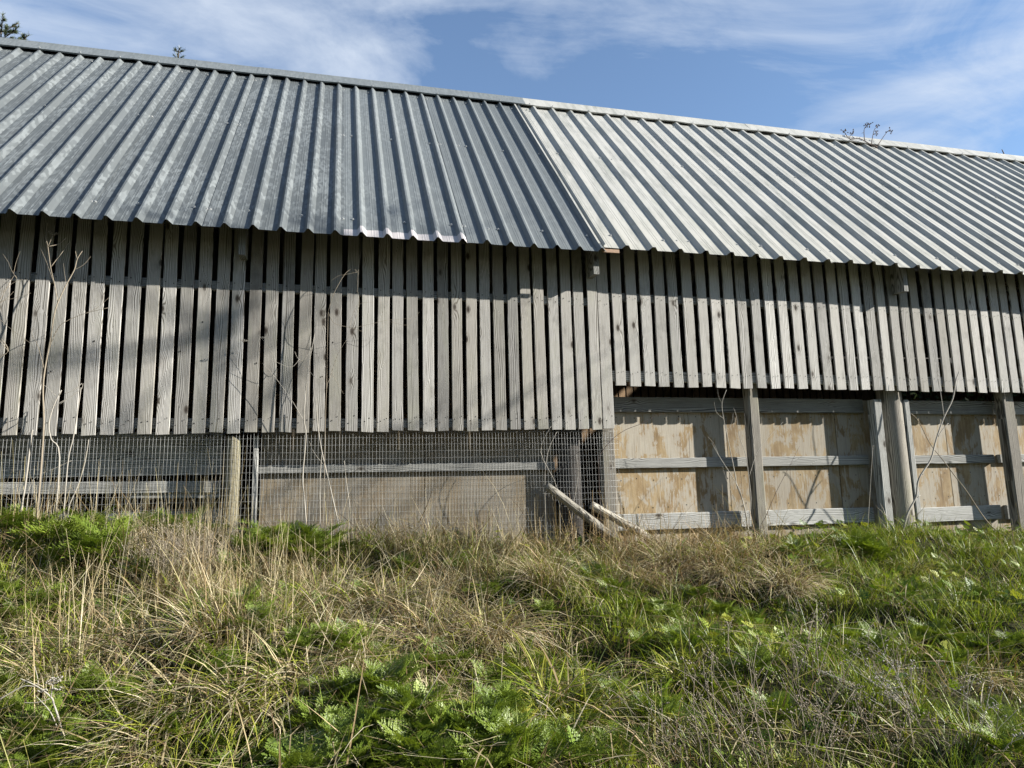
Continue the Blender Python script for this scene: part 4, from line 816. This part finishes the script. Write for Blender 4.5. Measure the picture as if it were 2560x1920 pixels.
# ================================================================== TREES BEHIND
def conifer(tip, depth, wid, label, seed, dens=1.0):
    rr = random.Random(seed); t = np.array(W(tip[0], tip[1], depth)); g = float(gz(t[0], depth)); H = t[2] - g
    e = tag(empty('conifer_tree', (t[0], depth, g)), label, 'conifer', None)
    tb = TB(); tb.tube([(0, 0, -.1), (.03, 0, H * .5), (0, 0, H)], .02 + H * .014, .008, 9, 5); 
    NV = []; NF = []
    def needles(p, q, k, ln):
        p = np.array(p); q = np.array(q); d = q - p; L = np.linalg.norm(d); d /= L
        for _ in range(k):
            c = p + d * L * rr.random(); s = np.array((rr.gauss(0, 1), rr.gauss(0, 1), rr.gauss(0, 1) + .3)); s -= d * (s @ d) * .6; s /= np.linalg.norm(s) + 1e-9; s = s * .8 + d * .55
            wv = np.cross(s, d); wv /= np.linalg.norm(wv) + 1e-9; b = len(NV); w2 = ln * .09; NV.extend([c - wv * w2, c + wv * w2, c + s * ln + wv * w2 * .3, c + s * ln - wv * w2 * .3]); NF.append((b, b + 1, b + 2, b + 3))
    z = H - .05; k = 0
    while z > 1.2:
        dist = H - z; L = min((.22 + dist * .5) * wid, 1.9); nb = 5 if dist < 2.5 else 4
        for j in range(nb):
            a = k * 1.1 + j * 6.28 / nb + rr.uniform(-.25, .25); ll = L * rr.uniform(.75, 1.15); up = .55 - min(dist * .22, .75)
            d = np.array((math.cos(a), math.sin(a), up)); p0 = np.array((0, 0, z)); p1 = p0 + d * ll * .6; p2 = p0 + d * ll + np.array((0, 0, .14 * ll)); tb.tube([p0, p1, p2], .006 + .006 * ll, .003, 5, 2)
            near = dist < 2.4
            needles(p0 + d * .03, p2, int((110 if near else 26) * ll * dens) + 12, .055 if near else .12)
            ns = int(ll * (9 if near else 4))
            for q in range(ns):
                u = .25 + .7 * q / max(ns, 1); pp = p0 + (p2 - p0) * u; sd = np.array((-d[1], d[0], 0)) * (1 if q % 2 else -1); e2 = pp + (sd * .7 + d * .6 + np.array((0, 0, rr.uniform(-.1, .3)))) * ll * .32 * (1.1 - u); tb.tube([pp, e2], .003, .002, 4, 1); needles(pp, e2, int((42 if near else 10) * dens), .05 if near else .11)
        z -= .13 + dist * .05 + rr.uniform(0, .05); k += 1
    needles((0, 0, H - .3), (0, 0, H + .04), 50, .05)
    tb.build('trunk', BARK, e); link('crown', mesh('crown', NV, NF), NEED, e); return e
conifer((4, 72), 6.6, 1.05, 'thick grey green conifer whose top pokes above the zinc ridge end', 3, 2.2)
conifer((447, 124), 7.4, .3, 'young conifer of which only the leader tip shows above the zinc ridge', 5, .8)
# bramble arching over the white ridge and a dark twig further along
def ridge_branch(name, paths, mat, label, y, heads):
    tb = TB()
    for pts, r0, r1 in paths: tb.tube([np.array(W(a, b, y + (c[0] if c else 0))) for a, b, *c in pts], r0, r1, 5, 3)
    for a, b, d in heads:
        c = np.array(W(a, b, y + d))
        for _ in range(7): 
            p = c + np.array((random.gauss(0, .022), random.gauss(0, .02), random.gauss(0, .022))); tb.tube([c, p], .0025, .002, 4, 1); tb.blob(p, .011)
    return tag(tb.build(name, mat), label, 'branch')
z = lambda *pts: [(2050 + a / 3.949, 280 + b / 3.949, *c) for a, b, *c in pts]
yr = RY - .22
ridge_branch('bramble_branch', [(z((620, 420, .5), (560, 345), (505, 325), (440, 285), (380, 262), (290, 265), (240, 195)), .009, .005), (z((290, 265), (300, 230), (320, 215)), .005, .003), (z((440, 285), (435, 180), (460, 135), (492, 120)), .006, .003), (z((505, 325), (520, 240), (540, 170), (575, 140)), .006, .003), (z((540, 215), (565, 195)), .004, .003), (z((560, 345), (610, 270), (660, 200), (700, 170)), .006, .003), (z((290, 265), (350, 300)), .004, .002), (z((385, 262), (398, 245)), .004, .002), (z((437, 200), (410, 210)), .003, .002)],
    DARKT, 'dark bramble branch with budded upright shoots arching over the white ridge', yr, [(2050 + a / 3.949, 280 + b / 3.949, 0) for a, b in ((240, 190), (310, 218), (470, 130), (490, 118), (565, 145), (555, 200), (690, 178))])
ridge_branch('dark_twig', [(z((1900, 520, .6), (1835, 452, .1), (1815, 410), (1795, 370)), .012, .006), (z((1840, 460), (1780, 430), (1740, 420), (1690, 428)), .01, .005), (z((1740, 425), (1745, 398)), .007, .005), (z((1725, 425), (1700, 405)), .007, .004), (z((1760, 432), (1740, 450)), .007, .005), (z((1830, 445), (1800, 452)), .008, .005), (z((1790, 435), (1778, 452)), .006, .005)], DARKT, 'short dark forked twig sticking up behind the white ridge', yr + .3, [])
# ivy seen through the opening above the panels
def ivy():
    V = []; Fc = []; rr = random.Random(4)
    for _ in range(900):
        c = np.array((rr.uniform(5.75, 7.6), rr.uniform(.55, 1.05), rr.uniform(1.2, 2.62))); a = rr.uniform(0, 6.28); s = rr.uniform(.018, .035); n = np.array((rr.gauss(0, .6), -1, rr.gauss(.4, .5))); n /= np.linalg.norm(n)
        u = np.cross(n, (math.cos(a), .2, math.sin(a))); u /= np.linalg.norm(u); v = np.cross(n, u); b = len(V)
        for (p, q) in ((0, -1), (.8, -.3), (.5, .5), (0, 1.1), (-.5, .5), (-.8, -.3)): V.append(c + u * p * s + v * q * s)
        Fc.append(tuple(b + i for i in range(6)))
    e = tag(empty('ivy_bush', (6.6, .8, 1.0)), 'dark leafy ivy seen through the opening above the plywood panels', 'ivy')
    o = link('crown', mesh('crown', [v - np.array((6.6, .8, 1.0)) for v in V], Fc), IVY, e)
    tb = TB()
    for i in range(7): x = -.8 + i * .26; tb.tube([(x, 0, -.1), (x + .05, .03, .7), (x - .03, 0, 1.5)], .012, .005, 6, 3)
    tb.build('stem', BARK, e)
ivy()
# ================================================================== BEHIND AND BESIDE THE VIEWER (unseen hedge added to darken low light; tree shades the slats)
def light_block_hedge():
    rr = np.random.default_rng(5); n = 16000; g = (-2.0, -12.0, 0.0)
    x = rr.uniform(-15, 14, n); d = rr.random(n); top = 7.2 + .7 * np.sin(x * 1.1) + .4 * np.sin(x * 2.7); z = top * (1 - d ** 1.6) ; y = -12.3 + rr.normal(0, .55, n) * (1.15 - z / 9)
    c = np.stack([x + 2, y + 12, z], 1); u = rr.normal(0, 1, (n, 3)); u /= np.linalg.norm(u, axis=1)[:, None]; v = np.cross(u, rr.normal(0, 1, (n, 3))); v /= np.linalg.norm(v, axis=1)[:, None]; sc = rr.uniform(.10, .24, n)[:, None]
    V = np.concatenate([c - u * sc, c + v * sc * .5, c + u * sc, c - v * sc * .5]); Fc = [(i, i + n, i + 2 * n, i + 3 * n) for i in range(n)]
    e = tag(empty('light_block_hedge', g), 'unseen evergreen hedge added opposite the barn to block low sky light', 'hedge'); link('foliage', mesh('foliage', V, Fc), IVY, e)
    for i in range(15):
        tb = TB(); xx = -12.5 + i * 2; tb.tube([(xx, 0, -.1), (xx + .1, -.2, 2.5), (xx, -.3, 6.2)], .11, .03, 7, 3); tb.build('stem', BARK, e)
light_block_hedge()
def bare_tree(x, y, H, seed):
    rr = random.Random(seed); g = float(gz(x, y)); e = tag(empty('bare_tree', (x, y, g)), 'leafless young tree standing beside the bank, its shadow on the slats', 'tree'); tb = TB()
    tr = [(0, 0, -.1), (.1, .05, H * .3), (-.08, 0, H * .6), (.05, .05, H)]; tb.tube(tr, .075, .02, 9, 4); tb.build('trunk', BARK, e); tb = TB()
    for i in range(26):
        t = rr.uniform(.5, .98); p = np.array((.03, .02, H * t)); a = i * 2.4; L = rr.uniform(.7, 1.7) * (1.25 - t * .7); d = np.array((math.cos(a), math.sin(a), rr.uniform(.35, 1.0))); d /= np.linalg.norm(d); q = p + d * L; m = p + d * L * .5 + np.array((0, 0, -.06)); tb.tube([p, m, q], .024, .008, 6, 3)
        for k in range(4):
            b = p + (q - p) * rr.uniform(.35, .95); dd = d + np.array((rr.gauss(0, .5), rr.gauss(0, .5), rr.gauss(.1, .3))); tb.tube([b, b + dd * L * .2, b + dd * L * .42 + np.array((0, 0, .04))], .009, .004, 5, 2)
    tb.build('crown', BARK, e)
bare_tree(9.3, -4.35, 7.9, 4)
S.render.engine = 'CYCLES'; S.cycles.max_bounces = 6; S.cycles.diffuse_bounces = 3; S.cycles.glossy_bounces = 2; S.cycles.transmission_bounces = 3
